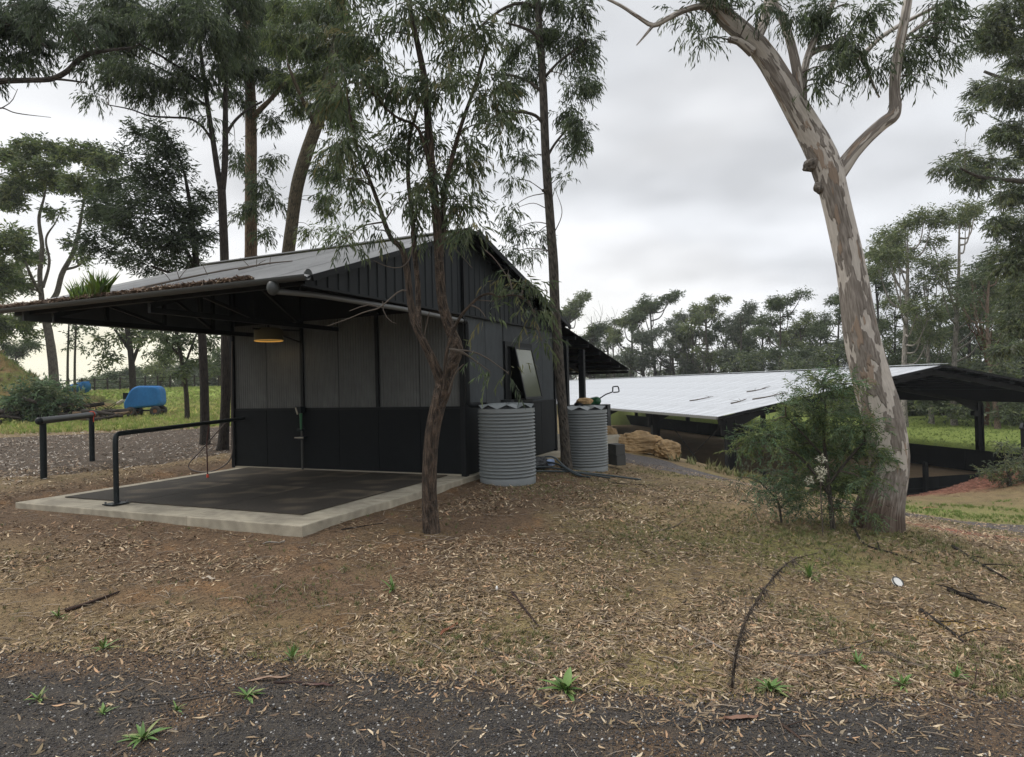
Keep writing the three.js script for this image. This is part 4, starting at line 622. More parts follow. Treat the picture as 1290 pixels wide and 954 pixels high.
surveyTree('slender_tree', 'tall slender grey-barked tree rising between the two water tanks', { d: 12.6, rs: 0.76, bark: M.barkGrey, rad: 12, bump: 0.05, zSpread: 0.8,
  stems: [[[715, 594, 11], [712, 560, 8.5], [709, 520, 8], [705, 470, 8], [702, 425, 8], [699, 380, 8], [697, 330, 8], [694, 290, 7.5], [690, 235, 7.2], [687, 185, 7], [685, 130, 6.8], [682, 75, 6.2], [679, 30, 5.5], [676, -20, 4.5], [670, -110, 3]],
    [[686, 158, 3.2], [675, 146, 2.8, -.1], [655, 141, 2.4, -.3], [635, 142, 2, -.4], [622, 147, 1.5, -.5]], [[685, 118, 3], [668, 104, 2.6, .1], [645, 95, 2.2, .2], [618, 94, 1.8, .3]], [[682, 62, 3], [672, 42, 2.8, -.2], [656, 34, 2.3, -.3], [638, 29, 1.6, -.4]], [[678, 10, 3], [660, 4, 2.6], [640, 8, 2.4], [618, 22, 2.2], [598, 40, 2], [575, 56, 1.6]], [[688, 200, 2.4], [700, 180, 2, .2], [718, 160, 1.6, .3], [735, 150, 1.2, .4]], [[684, 100, 2.6], [704, 78, 2, -.1], [728, 60, 1.6, -.1], [740, 50, 1]], [[691, 245, 3, 0], [687, 241, 3.4, -.1], [684, 240, 2.6, -.2]]],
  clusters: [[728, 15, 26, 26], [742, 55, 16, 30], [715, 62, 26, 32], [722, 108, 24, 24], [740, 95, 12, 20], [735, 150, 20, 20], [722, 175, 18, 16], [738, 172, 12, 14], [712, 140, 16, 18], [655, 55, 26, 26], [645, 105, 26, 22], [632, 145, 22, 20], [660, 165, 14, 14], [655, 205, 18, 15], [645, 225, 12, 10], [712, 222, 9, 8], [728, 195, 10, 8], [655, 285, 20, 14], [640, 265, 14, 10], [675, 295, 12, 8], [668, 90, 16, 24], [690, 40, 22, 34], [700, -5, 34, 22], [655, 5, 30, 20], [645, 318, 14, 8], [665, 318, 12, 10]],
  leaf: { ...near, len: 0.14, wid: 0.022, pal: [...PAL.dark, ...PAL.mid], cover: 1.05 }, dead: [[[695, 300, 1], [708, 268, .7], [700, 240, .4]], [[687, 262, .8, -.1], [672, 256, .6, -.2], [650, 262, .4, -.3]]] });

surveyTree('gum_tree', 'big leaning smooth-barked gum with peeling cream and grey trunk', { d: 8.3, rs: 0.9, bark: M.gum, rad: 30, bump: 0.045, unitUV: true, zSpread: 0.5, sink: 0.35, barks: [],
  stems: [[[1102, 676, 42], [1105, 655, 34], [1110, 632, 29], [1117, 606, 25.5], [1120, 580, 25], [1117, 550, 25.5], [1109, 515, 26], [1099, 482, 25], [1091, 450, 24], [1084, 418, 22.5], [1078, 375, 20.5], [1072, 335, 19], [1063, 295, 18.5], [1053, 252, 18], [1043, 215, 20], [1032, 187, 19.5], [1017, 160, 18], [995, 122, 16.5], [972, 82, 15], [950, 53, 14], [923, 30, 13], [897, 3, 12], [862, -40, 10], [825, -90, 8]],
    [[1048, 232, 12], [1060, 213, 11], [1077, 190, 9.5], [1096, 170, 9], [1113, 155, 8.8], [1125, 146, 8.8], [1128, 136, 8], [1127, 115, 7], [1129, 85, 7], [1134, 55, 6.5], [1141, 18, 6], [1148, -30, 5], [1155, -90, 4]],
    [[1008, 142, 9], [1007, 112, 7.5], [1003, 84, 6.5], [994, 46, 6], [983, 18, 5.5], [972, -5, 5], [960, -40, 4]], [[1010, 135, 7, .1], [1013, 92, 5, .15], [1021, 62, 4.6, .2], [1033, 38, 4, .25], [1048, 8, 3.4, .3], [1060, -30, 3, .3]],
    [[1018, 70, 4, .2], [1035, 61, 4.2, .25], [1060, 60, 4.4, .3], [1080, 68, 4, .35], [1090, 66, 3.4, .4], [1106, 50, 3, .45], [1135, 31, 2.8, .5], [1160, 18, 2.4, .55], [1190, 4, 2, .6]], [[1082, 70, 2.6, .35], [1090, 82, 2, .35], [1098, 102, 1.8, .35], [1108, 123, 1.2, .35]], [[948, 54, 9, .12], [960, 32, 8, .2], [968, 5, 7, .25], [975, -40, 5, .3]],
    [[905, 10, 6], [882, 8, 4.4], [860, 14, 4], [840, 24, 3.6], [823, 32, 3.2], [805, 22, 2.6], [782, 7, 2.2], [755, -6, 1.6]], [[823, 32, 2.4], [814, 43, 1.8], [802, 57, .8]], [[1133, 58, 3, .05], [1150, 40, 2.4, .2], [1180, 22, 2, .3], [1215, 25, 1.4, .4]], [[948, 66, 7, -.08], [930, 52, 5, -.12], [918, 50, 4, -.14]]],
  clusters: [[885, 50, 16, 12], [872, 32, 14, 10], [862, 15, 16, 9], [905, 12, 24, 12], [958, 10, 30, 12], [1035, 22, 28, 22], [1066, 45, 30, 28], [1048, 82, 24, 20], [1030, 105, 16, 11], [1095, 18, 36, 20], [1105, 88, 20, 16], [1085, 62, 24, 22], [1150, 45, 26, 22], [1172, 72, 20, 16], [1192, 28, 22, 22], [1140, 105, 8, 7], [1160, 95, 14, 10], [1000, 20, 16, 20], [1130, 70, 22, 18], [1205, 55, 16, 12], [1070, 5, 40, 20], [1170, 5, 40, 18], [1070, 108, 8, 5], [920, -15, 50, 20]],
  leaf: { ...near, len: 0.105, wid: 0.017, pal: [...PAL.dark, ...PAL.mid], cover: 0.95 }, dead: [[[1088, 68, 1.2, .35], [1074, 85, .9, .4], [1058, 104, .6, .4]], [[1105, 48, 1, .4], [1098, 38, .8, .45], [1090, 30, .5, .45]], [[1180, 8, 1, .5], [1200, 18, .7, .55], [1215, 6, .5, .55]]] });
const burlMat = woodBark(lin(0.6, 0.54, 0.48), 0.01);
// burls and knots on the gum belong to its trunk
{ const gum = scene.children.find(o => o.name === 'gum_tree'); const o = gum.position; for (const [px, py, r, e, sx, sy] of [[1026, 207, 13, .02, 1.1, .75], [1035, 236, 9, .01, 1, 1], [1083, 374, 10, -.13, .9, 1.7]]) { const p = spot(px, py, 8.3 + e), g = new THREE.IcosahedronGeometry(r * 8.2 / FOC, 4), P = g.attributes.position; for (let i = 0; i < P.count; i++) { const x = P.getX(i), y = P.getY(i), z = P.getZ(i), k = 1 + 0.5 * fbm(x * 9 + px, y * 9, z * 9, 3); P.setXYZ(i, x * k * sx, y * k * sy, z * k * (px > 1080 ? 0.5 : 1)); } g.computeVertexNormals(); g.translate(p.x - o.x, p.y - o.y, p.z - o.z); part('burl', g, px > 1080 ? M.barkDark : burlMat, gum); } }

const mid17 = { ...near, len: 0.17, wid: 0.027, reach: 0.45, cover: 0.8 };
surveyTree('forked_tree', 'dark forked tree behind the tie rail at the shed end wall', { d: 16.9, rs: 0.72, cs: 1.15, bark: M.barkDark, zSpread: 1.2,
  stems: [[[279, 574, 12], [282, 545, 9], [284, 500, 8], [284, 420, 8], [283, 340, 7.5], [281, 280, 7], [279, 240, 7]], [[279, 246, 5], [274, 215, 5], [268, 175, 4.6], [261, 130, 4.2], [256, 90, 3.5], [250, 40, 2.8], [246, -20, 2]], [[280, 246, 5.5], [283, 210, 5.5], [284, 165, 5], [284, 120, 4.2], [285, 70, 3.4], [288, 10, 2.6]], [[268, 178, 2.6], [255, 160, 2.2], [240, 150, 2], [215, 148, 1.8, -.4], [188, 146, 1.5, -.6], [165, 138, 1.2, -.8], [135, 132, .9, -1]], [[284, 170, 3], [296, 152, 2.6, .2], [312, 138, 2.2, .4], [330, 128, 1.8, .6]], [[258, 110, 2.6], [235, 92, 2.4, -.4], [205, 72, 2, -.8], [175, 55, 1.6, -1]], [[262, 135, 2.4], [240, 118, 2, .3], [212, 92, 1.6, .5], [170, 70, 1.2, .7]]],
  clusters: [[125, 30, 30, 26], [165, 45, 34, 34], [215, 35, 36, 34], [260, 35, 28, 34], [180, 95, 32, 18], [222, 105, 28, 18], [150, 80, 26, 16], [248, 85, 22, 22], [295, 40, 26, 30], [196, 118, 20, 10], [120, 122, 11, 8], [235, 130, 14, 10], [160, 5, 40, 24], [230, 0, 40, 20], [300, -5, 36, 26], [110, 65, 18, 16], [275, 90, 18, 20], [265, 150, 8, 9], [296, 190, 8, 12], [140, 105, 16, 10]],
  leaf: { ...mid17, pal: [...PAL.dark, ...PAL.mid], cover: 1.5 } });
surveyTree('dark_wattle_tree', 'dense dark-leaved tree left of the forked trunks behind the awning', { d: 18.8, rs: 0.75, bark: M.barkDark, zSpread: 1.4,
  stems: [[[258, 568, 10], [258, 540, 7.5], [257, 480, 7], [254, 420, 6.5], [249, 350, 5.5], [244, 300, 4.6], [238, 250, 3.2], [228, 205, 1.8], [214, 180, .8]], [[250, 350, 3.5], [236, 318, 3], [215, 290, 2.4, -.4], [185, 275, 1.8, -.8]], [[246, 300, 3], [228, 262, 2.4, .4], [205, 235, 2, .6], [185, 205, 1.6, .8]], [[252, 380, 3], [225, 350, 2.4, -.6], [190, 335, 2, -1]]],
  clusters: [[180, 175, 20, 18], [205, 192, 28, 20], [165, 200, 18, 14], [190, 232, 34, 22], [222, 262, 34, 28], [172, 285, 28, 22], [200, 305, 40, 22], [240, 295, 26, 28], [150, 318, 28, 13], [140, 262, 24, 28], [145, 225, 18, 16], [170, 255, 26, 20], [205, 160, 16, 12], [255, 250, 14, 16], [120, 300, 20, 20], [190, 330, 36, 16], [235, 330, 24, 14], [225, 210, 18, 16]],
  leaf: { ...mid17, wid: 0.036, len: 0.15, droop: 0.3, spread: 0.9, pal: PAL.dark, cover: 1.5 } });
surveyTree('tan_trunk_tree', 'straight tan-trunked tree rising behind the shed roof', { d: 23, cs: 1.1, bark: M.barkTan, zSpread: 1.4,
  stems: [[[316, 500, 9.5], [316, 400, 9.2], [316, 300, 9], [316, 220, 8.6], [316, 150, 8.4], [315, 110, 7.5], [312, 60, 6], [308, 0, 5], [304, -60, 3.5]], [[317, 150, 4.4], [328, 138, 4, -.5], [342, 124, 3.2, -.9], [360, 104, 2.4, -1.2]], [[315, 110, 4], [300, 85, 3, .6], [285, 60, 2.4, 1]]],
  clusters: [[330, 50, 34, 36], [305, 85, 26, 26], [345, 100, 24, 20], [335, 10, 40, 24], [338, 240, 16, 11, -1.2], [325, 258, 14, 9, -1], [348, 255, 9, 10, -1.2], [330, 225, 9, 9, -1], [300, 200, 8, 12], [305, 270, 9, 12], [340, 150, 16, 10], [295, 55, 24, 24], [300, 120, 18, 16], [345, 200, 10, 12], [335, 290, 10, 10]],
  leaf: { ...mid17, len: 0.2, wid: 0.034, pal: [...PAL.dark, ...PAL.mid], cover: 1.5 } });
surveyTree('leaning_tree', 'mossy leaning trunk tree with light green crown behind the shed roof', { d: 21, cs: 1.1, bark: M.barkOlive, zSpread: 1.4,
  stems: [[[352, 500, 11], [356, 400, 10], [362, 330, 9.5], [368, 280, 9.5], [375, 232, 9.5], [387, 190, 9.5], [398, 160, 9.5], [406, 135, 8.5], [414, 95, 7], [424, 50, 6], [432, 0, 5], [438, -60, 3.5]], [[398, 162, 4], [388, 140, 3.4, -.4], [374, 110, 2.8, -.8], [362, 80, 2, -1]], [[410, 120, 4], [430, 100, 3, .5], [446, 70, 2.4, .8]]],
  clusters: [[380, 55, 32, 40], [400, 95, 34, 34], [430, 60, 28, 40], [362, 105, 22, 20], [420, 130, 28, 22], [375, 130, 18, 18], [408, 15, 40, 26], [352, 45, 20, 28], [415, 215, 13, 24], [425, 190, 14, 16], [408, 250, 10, 16], [420, 270, 10, 10], [436, 150, 18, 18], [370, 10, 30, 22], [395, 290, 9, 8], [430, 290, 12, 9]],
  leaf: { ...mid17, len: 0.19, wid: 0.03, pal: [...PAL.lime, ...PAL.mid], cover: 1.6 } });
surveyTree('overhanging_tree', 'tree whose bare curved limb and dark leaves reach over the paddock', { d: 10.5, rs: 0.8, cs: 1.15, bark: M.barkGrey, zSpread: 0.7,
  stems: [[[-260, 610, 22], [-255, 480, 18], [-245, 300, 16], [-230, 150, 14], [-210, 0, 11], [-190, -120, 8]], [[-238, 200, 9], [-180, 140, 7.5], [-110, 112, 6.5], [-40, 104, 5.5], [0, 102, 4.6], [35, 101, 4.2], [66, 99, 4], [84, 90, 4], [98, 76, 3.8], [112, 68, 3.4], [132, 64, 2.6], [165, 60, 2]], [[66, 99, 2.2], [85, 101, 1.8], [108, 104, 1.2]], [[-225, 80, 7], [-150, 30, 5.5], [-80, 15, 4.5], [-20, 20, 3.4], [30, 40, 2.4], [60, 60, 1.4]]],
  clusters: [[15, 25, 32, 26], [48, 55, 24, 20], [68, 15, 26, 20], [18, 65, 22, 12], [40, 82, 14, 8], [105, 35, 20, 16], [-30, 30, 40, 40], [40, 5, 30, 16], [10, 85, 12, 6], [-60, 80, 40, 30], [60, 35, 20, 16], [112, 85, 12, 8]],
  leaf: { ...near, pal: PAL.dark, len: 0.125, wid: 0.021, cover: 1.5 }, dead: [[[-30, 150, 1.6], [0, 136, 1.2], [18, 142, .9], [64, 148, .4]], [[0, 137, .9], [14, 128, .7], [22, 112, .4]]] });
surveyTree('river_gum', 'pale-limbed spreading gum beyond the earth mound', { d: 46, rs: 0.8, cs: 1.4, bark: woodBark(lin(0.42, 0.38, 0.32), 0.01), zSpread: 3, category: 'tree',
  stems: [[[69, 486, 7.5], [66, 455, 6.5], [62, 425, 6], [57, 400, 5.6], [53, 378, 5.4]], [[53, 382, 4], [50, 345, 3.6], [53, 312, 3.2], [49, 275, 2.4], [55, 250, 1.7], [60, 225, .8]], [[55, 390, 4.6], [70, 372, 4.2, .4], [78, 345, 3.8, .6], [92, 318, 3.4, .8], [100, 285, 2.4, 1], [106, 250, 1.6, 1], [112, 225, .7, 1]], [[52, 372, 2.8], [40, 350, 2.4, -1], [30, 325, 1.6, -1.6], [20, 290, .7, -2]], [[54, 362, 2.4], [62, 330, 2, 1], [58, 300, 1.6, 1], [70, 280, 1, 1.4], [78, 262, .5, 1.5]], [[80, 340, 2.2, .6], [98, 335, 1.8, 1], [115, 318, 1.4, 1.4]], [[53, 368, 2.2, .5], [36, 362, 1.8, .8], [18, 350, 1.4, 1.4]]],
  clusters: [[45, 183, 22, 10], [78, 193, 20, 10], [50, 215, 26, 14], [108, 195, 26, 12], [132, 205, 16, 14], [14, 196, 18, 12], [8, 245, 16, 24], [12, 305, 18, 26], [100, 228, 18, 12], [18, 355, 18, 16], [70, 232, 14, 8], [30, 230, 16, 12], [120, 235, 14, 14], [100, 318, 8, 10], [68, 268, 7, 8], [38, 325, 10, 10], [5, 410, 22, 18], [35, 400, 12, 10], [120, 270, 10, 14], [-10, 350, 20, 40]],
  leaf: { len: 0.3, wid: 0.11, droop: 0.3, n: 8, reach: 0.7, spread: 0.9, pal: [...PAL.olive, ...PAL.lime, ...PAL.mid], cover: 2.0 } });
surveyTree('paddock_tree', 'round-crowned tree standing in the paddock behind the water cart', { d: 50, bark: M.barkDark, zSpread: 2.5,
  stems: [[[168, 508, 5.5], [167, 480, 4.6], [165, 450, 4.2], [162, 425, 3.6], [158, 405, 2.6], [156, 385, 1.8]], [[166, 460, 2.8], [174, 438, 2.4], [184, 420, 2], [196, 405, 1.4]], [[165, 445, 2.4], [154, 428, 2], [144, 415, 1.4]]],
  clusters: [[150, 425, 18, 14], [178, 412, 20, 14], [140, 448, 14, 10], [160, 400, 24, 12], [196, 425, 14, 12], [130, 428, 10, 10], [132, 462, 9, 6], [170, 385, 24, 12]], leaf: { len: 0.34, wid: 0.12, droop: 0.3, n: 7, reach: 0.8, spread: 0.9, pal: [...PAL.mid, ...PAL.olive], cover: 1.3 } });
surveyTree('paddock_shrub_tree', 'dark loose-leaved tree between the water cart and the shed end', { d: 31, bark: M.barkDark, zSpread: 1.6,
  stems: [[[236, 524, 4], [234, 490, 3.2], [228, 450, 3], [222, 420, 2.4], [218, 395, 1.6]], [[231, 468, 2], [240, 440, 1.6], [250, 415, 1.2]], [[228, 450, 1.8], [212, 432, 1.4], [202, 415, 1]]],
  clusters: [[218, 440, 18, 14], [240, 430, 16, 16], [205, 420, 14, 12], [228, 465, 14, 10], [250, 455, 10, 10], [268, 430, 10, 14], [270, 460, 8, 12], [220, 405, 22, 12], [200, 448, 10, 8], [272, 405, 10, 12]], leaf: { len: 0.24, wid: 0.07, droop: 0.4, n: 7, reach: 0.5, spread: 0.9, pal: [...PAL.dark, ...PAL.mid], cover: 1.2 } });
for (const [px, lab] of [[85, 'thin pale sapling with sparse crown just beyond the earth mound'], [94, 'thinner leaning sapling with tufted crown near the blue tarpaulin']]) surveyTree('thin_sapling', lab, { d: 56, bark: M.barkGrey, zSpread: 1, stems: [[[px, 496, 2], [px, 460, 1.6], [px + 1, 425, 1.3], [px + 2, 398, .9]]], clusters: [[px + 12, 412, 12, 8], [px - 4, 400, 10, 9], [px + 14, 440, 9, 5], [px + 4, 425, 8, 6]], leaf: { len: 0.34, wid: 0.11, droop: 0.3, n: 6, reach: 0.7, spread: 0.9, pal: PAL.mid, cover: 0.6 } });
surveyTree('edge_tree', 'tall grey-green tree overhanging the mulch slope and bin', { d: 25, cs: 1.15, bark: M.barkGrey, zSpread: 1.6,
  stems: [[[1345, 590, 14], [1340, 480, 12], [1335, 350, 10.5], [1330, 220, 9], [1322, 100, 7], [1310, 0, 5]], [[1333, 260, 5], [1300, 232, 4, -.5], [1262, 226, 3.2, -1], [1232, 222, 2.4, -1.4], [1210, 212, 1.6, -1.6]], [[1326, 140, 5], [1300, 110, 4], [1265, 100, 3, .6], [1240, 90, 2, 1]], [[1336, 360, 4], [1305, 320, 3, .4], [1270, 300, 2, .8]]],
  clusters: [[1255, 45, 34, 36], [1282, 115, 34, 34], [1240, 112, 20, 16], [1268, 170, 32, 22], [1200, 215, 26, 13], [1232, 232, 22, 16], [1282, 240, 26, 28], [1258, 280, 22, 20], [1285, 330, 22, 30], [1280, 400, 20, 30], [1215, 195, 16, 10], [1225, 140, 10, 8], [1275, 10, 34, 26], [1300, 60, 30, 40], [1255, 205, 24, 16], [1290, 370, 20, 24], [1270, 320, 16, 16], [1300, 180, 24, 30], [1270, 440, 16, 18], [1310, 290, 30, 40]],
  leaf: { ...mid17, len: 0.2, wid: 0.04, droop: 0.5, pal: [...PAL.grey, ...PAL.mid, ...PAL.olive], cover: 1.5 } });

// trees of the bush beyond: each its own trunk, limbs and crown
function bushTree(name, label, group, px, top, d, wpx, { pal = PAL.olive, bark = M.barkGrey, bare = 0, tr = 0.22, low = 0.5, cover = 0.8, lean = 0, leafLen = 0.27 } = {}) {
  d = Math.max(d, px > 560 ? lerpTable([[600, 114], [787, 111], [914, 82], [1145, 54], [1261, 46]], px) + (d % 13) : 0); leafLen *= Math.max(1, d / 75); tr *= Math.max(1, d / 80); const q = spot(px, 470, d), y0 = H(q.x, q.z), hgt = spot(px, top, d).y - y0, w = wpx * d / FOC / 2, t = thing(name, label, 'tree', group, [q.x, y0, q.z]), f = new Foliage(), tw = [];
  const ln = lean * hgt, tp = k => V(ln * k * k + 0.25 * Math.sin(k * 5 + px), hgt * k, 0.3 * Math.sin(k * 4 + px * 2)), tk = low + 0.15;
  part('trunk', limb([[tp(0).setY(-0.4), tr * 1.25], [tp(0.12), tr], [tp(0.3), tr * 0.85], [tp(low), tr * 0.7], [tp(tk), tr * 0.5], [tp(0.88), tr * 0.2]], { rad: 7, step: 0.6, bump: 0.05 }), bark, t);
  const nl = bare ? 7 : 10 + Math.floor(rnd() * 5);
  for (let i = 0; i < nl; i++) { const k = bare ? rr(low - 0.12, 0.82) : mix(Math.max(0.12, low - 0.3), 0.84, (i + rnd()) / nl), a = i / nl * 6.28 + rnd(), s = tp(k), up = clamp(k + rr(0.1, 0.3), 0, 0.97), rad = w * rr(0.45, 0.95) * (1.15 - 0.5 * Math.abs(up - 0.72) / 0.3 * 0.5), e = V(tp(up).x + Math.cos(a) * rad, hgt * up, Math.sin(a) * rad), m = V().lerpVectors(s, e, 0.45); m.y -= 0.06 * hgt; m.x += rr(-0.3, 0.3);
    tw.push(limb([[s, tr * 0.42], [m, tr * 0.28], [e, tr * 0.1]], { rad: 5, step: 0.5, bump: 0.03, closeTop: false }));
    if (bare) { for (let j = 0; j < 7; j++) { const b = V().lerpVectors(m, e, rnd()), c = b.clone().add(V(rr(-1, 1) * w * 0.5, rr(0.02, 0.16) * hgt, rr(-1, 1) * w * 0.4)); tw.push(twigGeo(b, c, tr * 0.12, tr * 0.05, 0.05)); } }
    const cr = w * rr(0.26, 0.46); if (rnd() >= bare) { const L = f.cluster(e, cr, cr * rr(0.45, 0.7), cr, { len: leafLen, wid: leafLen * 0.36, droop: 0.35, n: 7, reach: 0.9, spread: 1.0, pal, cover: cover * 1.7 }); L.slice(0, 4).forEach(l => tw.push(twigGeo(V().lerpVectors(m, e, 0.7), l, tr * 0.12, tr * 0.06, 0))); } }
  if (!bare) { for (let i = 0; i < 4; i++) { const c = tp(rr(0.8, 0.97)); c.x += rr(-0.4, 0.4) * w; c.z += rr(-0.4, 0.4) * w; f.cluster(c, w * rr(0.25, 0.42), w * rr(0.16, 0.28), w * 0.36, { len: leafLen, wid: leafLen * 0.36, droop: 0.35, n: 7, reach: 0.9, spread: 1.0, pal, cover: cover * 1.7 }); } }
  part('limbs', join(tw), bark, t); f.build('crown', t); return t;
}
{
  const G1 = 'bush trees behind the arena roof', G2 = 'bush trees behind the arena end', G3 = 'trees along the far paddock fence';
  const C = [[719, 368, 70, 62, 'olive'], [765, 402, 86, 60, 'mid'], [796, 386, 92, 58, 'olive'], [824, 370, 84, 62, 'mid'], [850, 396, 96, 56, 'grey'], [872, 384, 90, 54, 'olive'], [893, 373, 88, 58, 'olive'], [915, 398, 98, 54, 'mid'], [934, 382, 92, 52, 'grey'], [960, 396, 98, 54, 'mid'], [984, 367, 84, 62, 'mid'], [1012, 392, 94, 50, 'olive'], [1034, 402, 100, 46, 'mid'], [1058, 366, 82, 54, 'mid'], [690, 394, 96, 70, 'grey'], [742, 410, 100, 56, 'olive'], [812, 412, 104, 60, 'grey'], [880, 415, 106, 60, 'mid'], [945, 412, 104, 60, 'olive'], [1000, 416, 104, 60, 'grey'], [1080, 400, 98, 50, 'olive'], [650, 400, 100, 70, 'mid'], [610, 405, 96, 70, 'olive']];
  const words = { olive: 'olive-crowned bush gum standing behind the pale arena roof', mid: 'mid-green bush gum standing behind the pale arena roof', grey: 'grey-green bush gum standing behind the pale arena roof' };
  for (const [px, top, d, w, k] of C) bushTree('bush_gum', `${top < 384 ? 'tall' : top < 405 ? 'mid-height' : 'low'} ${w >= 58 ? 'broad' : 'narrow'} ${words[k]}`, G1, px, top, d, w, { pal: PAL[k], low: 0.45, cover: 0.75, tr: 0.24 });
  for (const [px, top, d, w] of [[746, 384, 74, 44], [775, 392, 78, 40], [868, 418, 72, 40], [845, 430, 70, 36], [885, 432, 70, 34], [728, 418, 72, 40]]) bushTree('bare_bush_tree', `${top < 388 ? 'tallest' : top < 400 ? 'tall' : top < 425 ? 'mid-height' : 'low'} leafless grey tree among the green bush behind the arena roof`, 'leafless trees behind the arena roof', px, top, d, w, { bare: 1, bark: woodBark(lin(0.36, 0.33, 0.29), 0.01), tr: 0.14, low: 0.35 });
  bushTree('white_gum', 'white-trunked gum with layered olive crown next to the flagpole', null, 1142, 266, 56, 96, { pal: PAL.olive, bark: M.barkPale, low: 0.58, tr: 0.26, cover: 0.7, lean: 0.02 });
  bushTree('white_gum', 'tall forked white gum rising above the arena roof peak', null, 1205, 250, 58, 90, { pal: PAL.olive, bark: M.barkPale, low: 0.55, tr: 0.24, cover: 0.55, lean: 0.03 });
  bushTree('white_gum', 'slim pale gum with a forked stem inside the arena opening view', null, 1172, 330, 60, 46, { pal: PAL.mid, bark: M.barkPale, low: 0.5, tr: 0.2, cover: 0.6, lean: -0.04 });
  bushTree('white_gum', 'pinkish bent gum trunk near the black bin', null, 1252, 300, 54, 60, { pal: PAL.mid, bark: woodBark(lin(0.75, 0.55, 0.42), 0.01), low: 0.55, tr: 0.2, cover: 0.7 });
  bushTree('white_gum', 'rusty-trunked young gum behind the arena column', null, 1238, 340, 57, 44, { pal: PAL.olive, bark: woodBark(lin(0.5, 0.22, 0.12), 0.01), low: 0.5, tr: 0.16, cover: 0.7 });
  for (const [px, top, d, w, k] of [[1105, 330, 66, 60, 'mid'], [1128, 372, 72, 56, 'olive'], [1160, 388, 74, 60, 'mid'], [1185, 372, 70, 56, 'olive'], [1222, 352, 66, 60, 'mid'], [1245, 366, 72, 60, 'grey'], [1268, 340, 62, 70, 'mid'], [1292, 320, 58, 70, 'olive'], [1095, 400, 78, 60, 'grey'], [1200, 410, 80, 60, 'mid'], [1275, 400, 76, 60, 'olive'], [1315, 300, 60, 70, 'mid'], [1150, 425, 84, 60, 'olive'], [1235, 425, 84, 60, 'mid']])
    bushTree('forest_gum', `${top < 350 ? 'tall' : top < 395 ? 'mid-height' : 'low'} ` + { mid: 'dark-trunked green forest tree beyond the open arena end', olive: 'dark-trunked olive forest tree beyond the open arena end', grey: 'dark-trunked grey-green forest tree beyond the open arena end' }[k], G2, px, top, d, w, { pal: PAL[k], bark: M.barkDark, low: 0.42, tr: 0.2, cover: 0.8 });
  for (const [px, top, d, w, k] of [[150, 468, 96, 40, 'mid'], [185, 462, 100, 44, 'mid'], [215, 466, 92, 40, 'grey'], [243, 458, 96, 46, 'mid'], [270, 464, 90, 44, 'grey'], [295, 455, 96, 50, 'mid'], [120, 476, 110, 40, 'mid'], [325, 440, 90, 60, 'mid'], [375, 430, 90, 60, 'mid'], [-30, 300, 60, 90, 'olive'], [20, 430, 84, 50, 'mid'], [-5, 400, 70, 60, 'dark'], [205, 445, 80, 36, 'olive'], [276, 438, 78, 36, 'mid']])
    bushTree('paddock_edge_tree', `${top < 450 ? 'tall' : 'low'} ${w > 43 ? 'broad' : 'narrow'} ` + { mid: 'mid-green tree beyond the far paddock fence', grey: 'grey-green tree beyond the far paddock fence', olive: 'olive tree beyond the far paddock fence', dark: 'dark tree low beside the earth mound' }[k], G3, px, top, d, w, { pal: PAL[k], low: 0.3, tr: 0.18, cover: 0.9 });
  // scrub between the far trunks: one mass
  const f = new Foliage();
  for (let i = 0; i < 210; i++) { const px = rr(640, 1330), d = lerpTable([[600, 118], [787, 115], [914, 88], [1145, 60], [1261, 52]], px) + rr(0, 30), q = spot(px, 480, d), g = H(q.x, q.z), r = rr(1.6, 3.4); f.cluster(V(q.x, g + rr(0.4, px > 1070 ? 5.5 : 8), q.z), r, r * 0.7, r, { len: 0.36, wid: 0.14, droop: 0.3, n: 7, reach: 1, spread: 1, pal: [...PAL.mid, ...PAL.grey, ...PAL.olive], cover: 0.5 }); }
  for (let i = 0; i < 46; i++) { const px = rr(120, 420), d = rr(84, 110), q = spot(px, 480, d), g = H(q.x, q.z), r = rr(0.8, 1.6); f.cluster(V(q.x, g + rr(0.2, 1.6), q.z), r * 1.3, r * 0.6, r, { len: 0.45, wid: 0.18, droop: 0.2, n: 7, reach: 0.9, spread: 1, pal: [...PAL.mid, ...PAL.grey], cover: 0.8 }); }
  const s = f.build(numbered('far_scrub'), scene); tag(s, 'mass of green scrub filling the bush between far trunks', 'scrub', null, 'stuff');
}
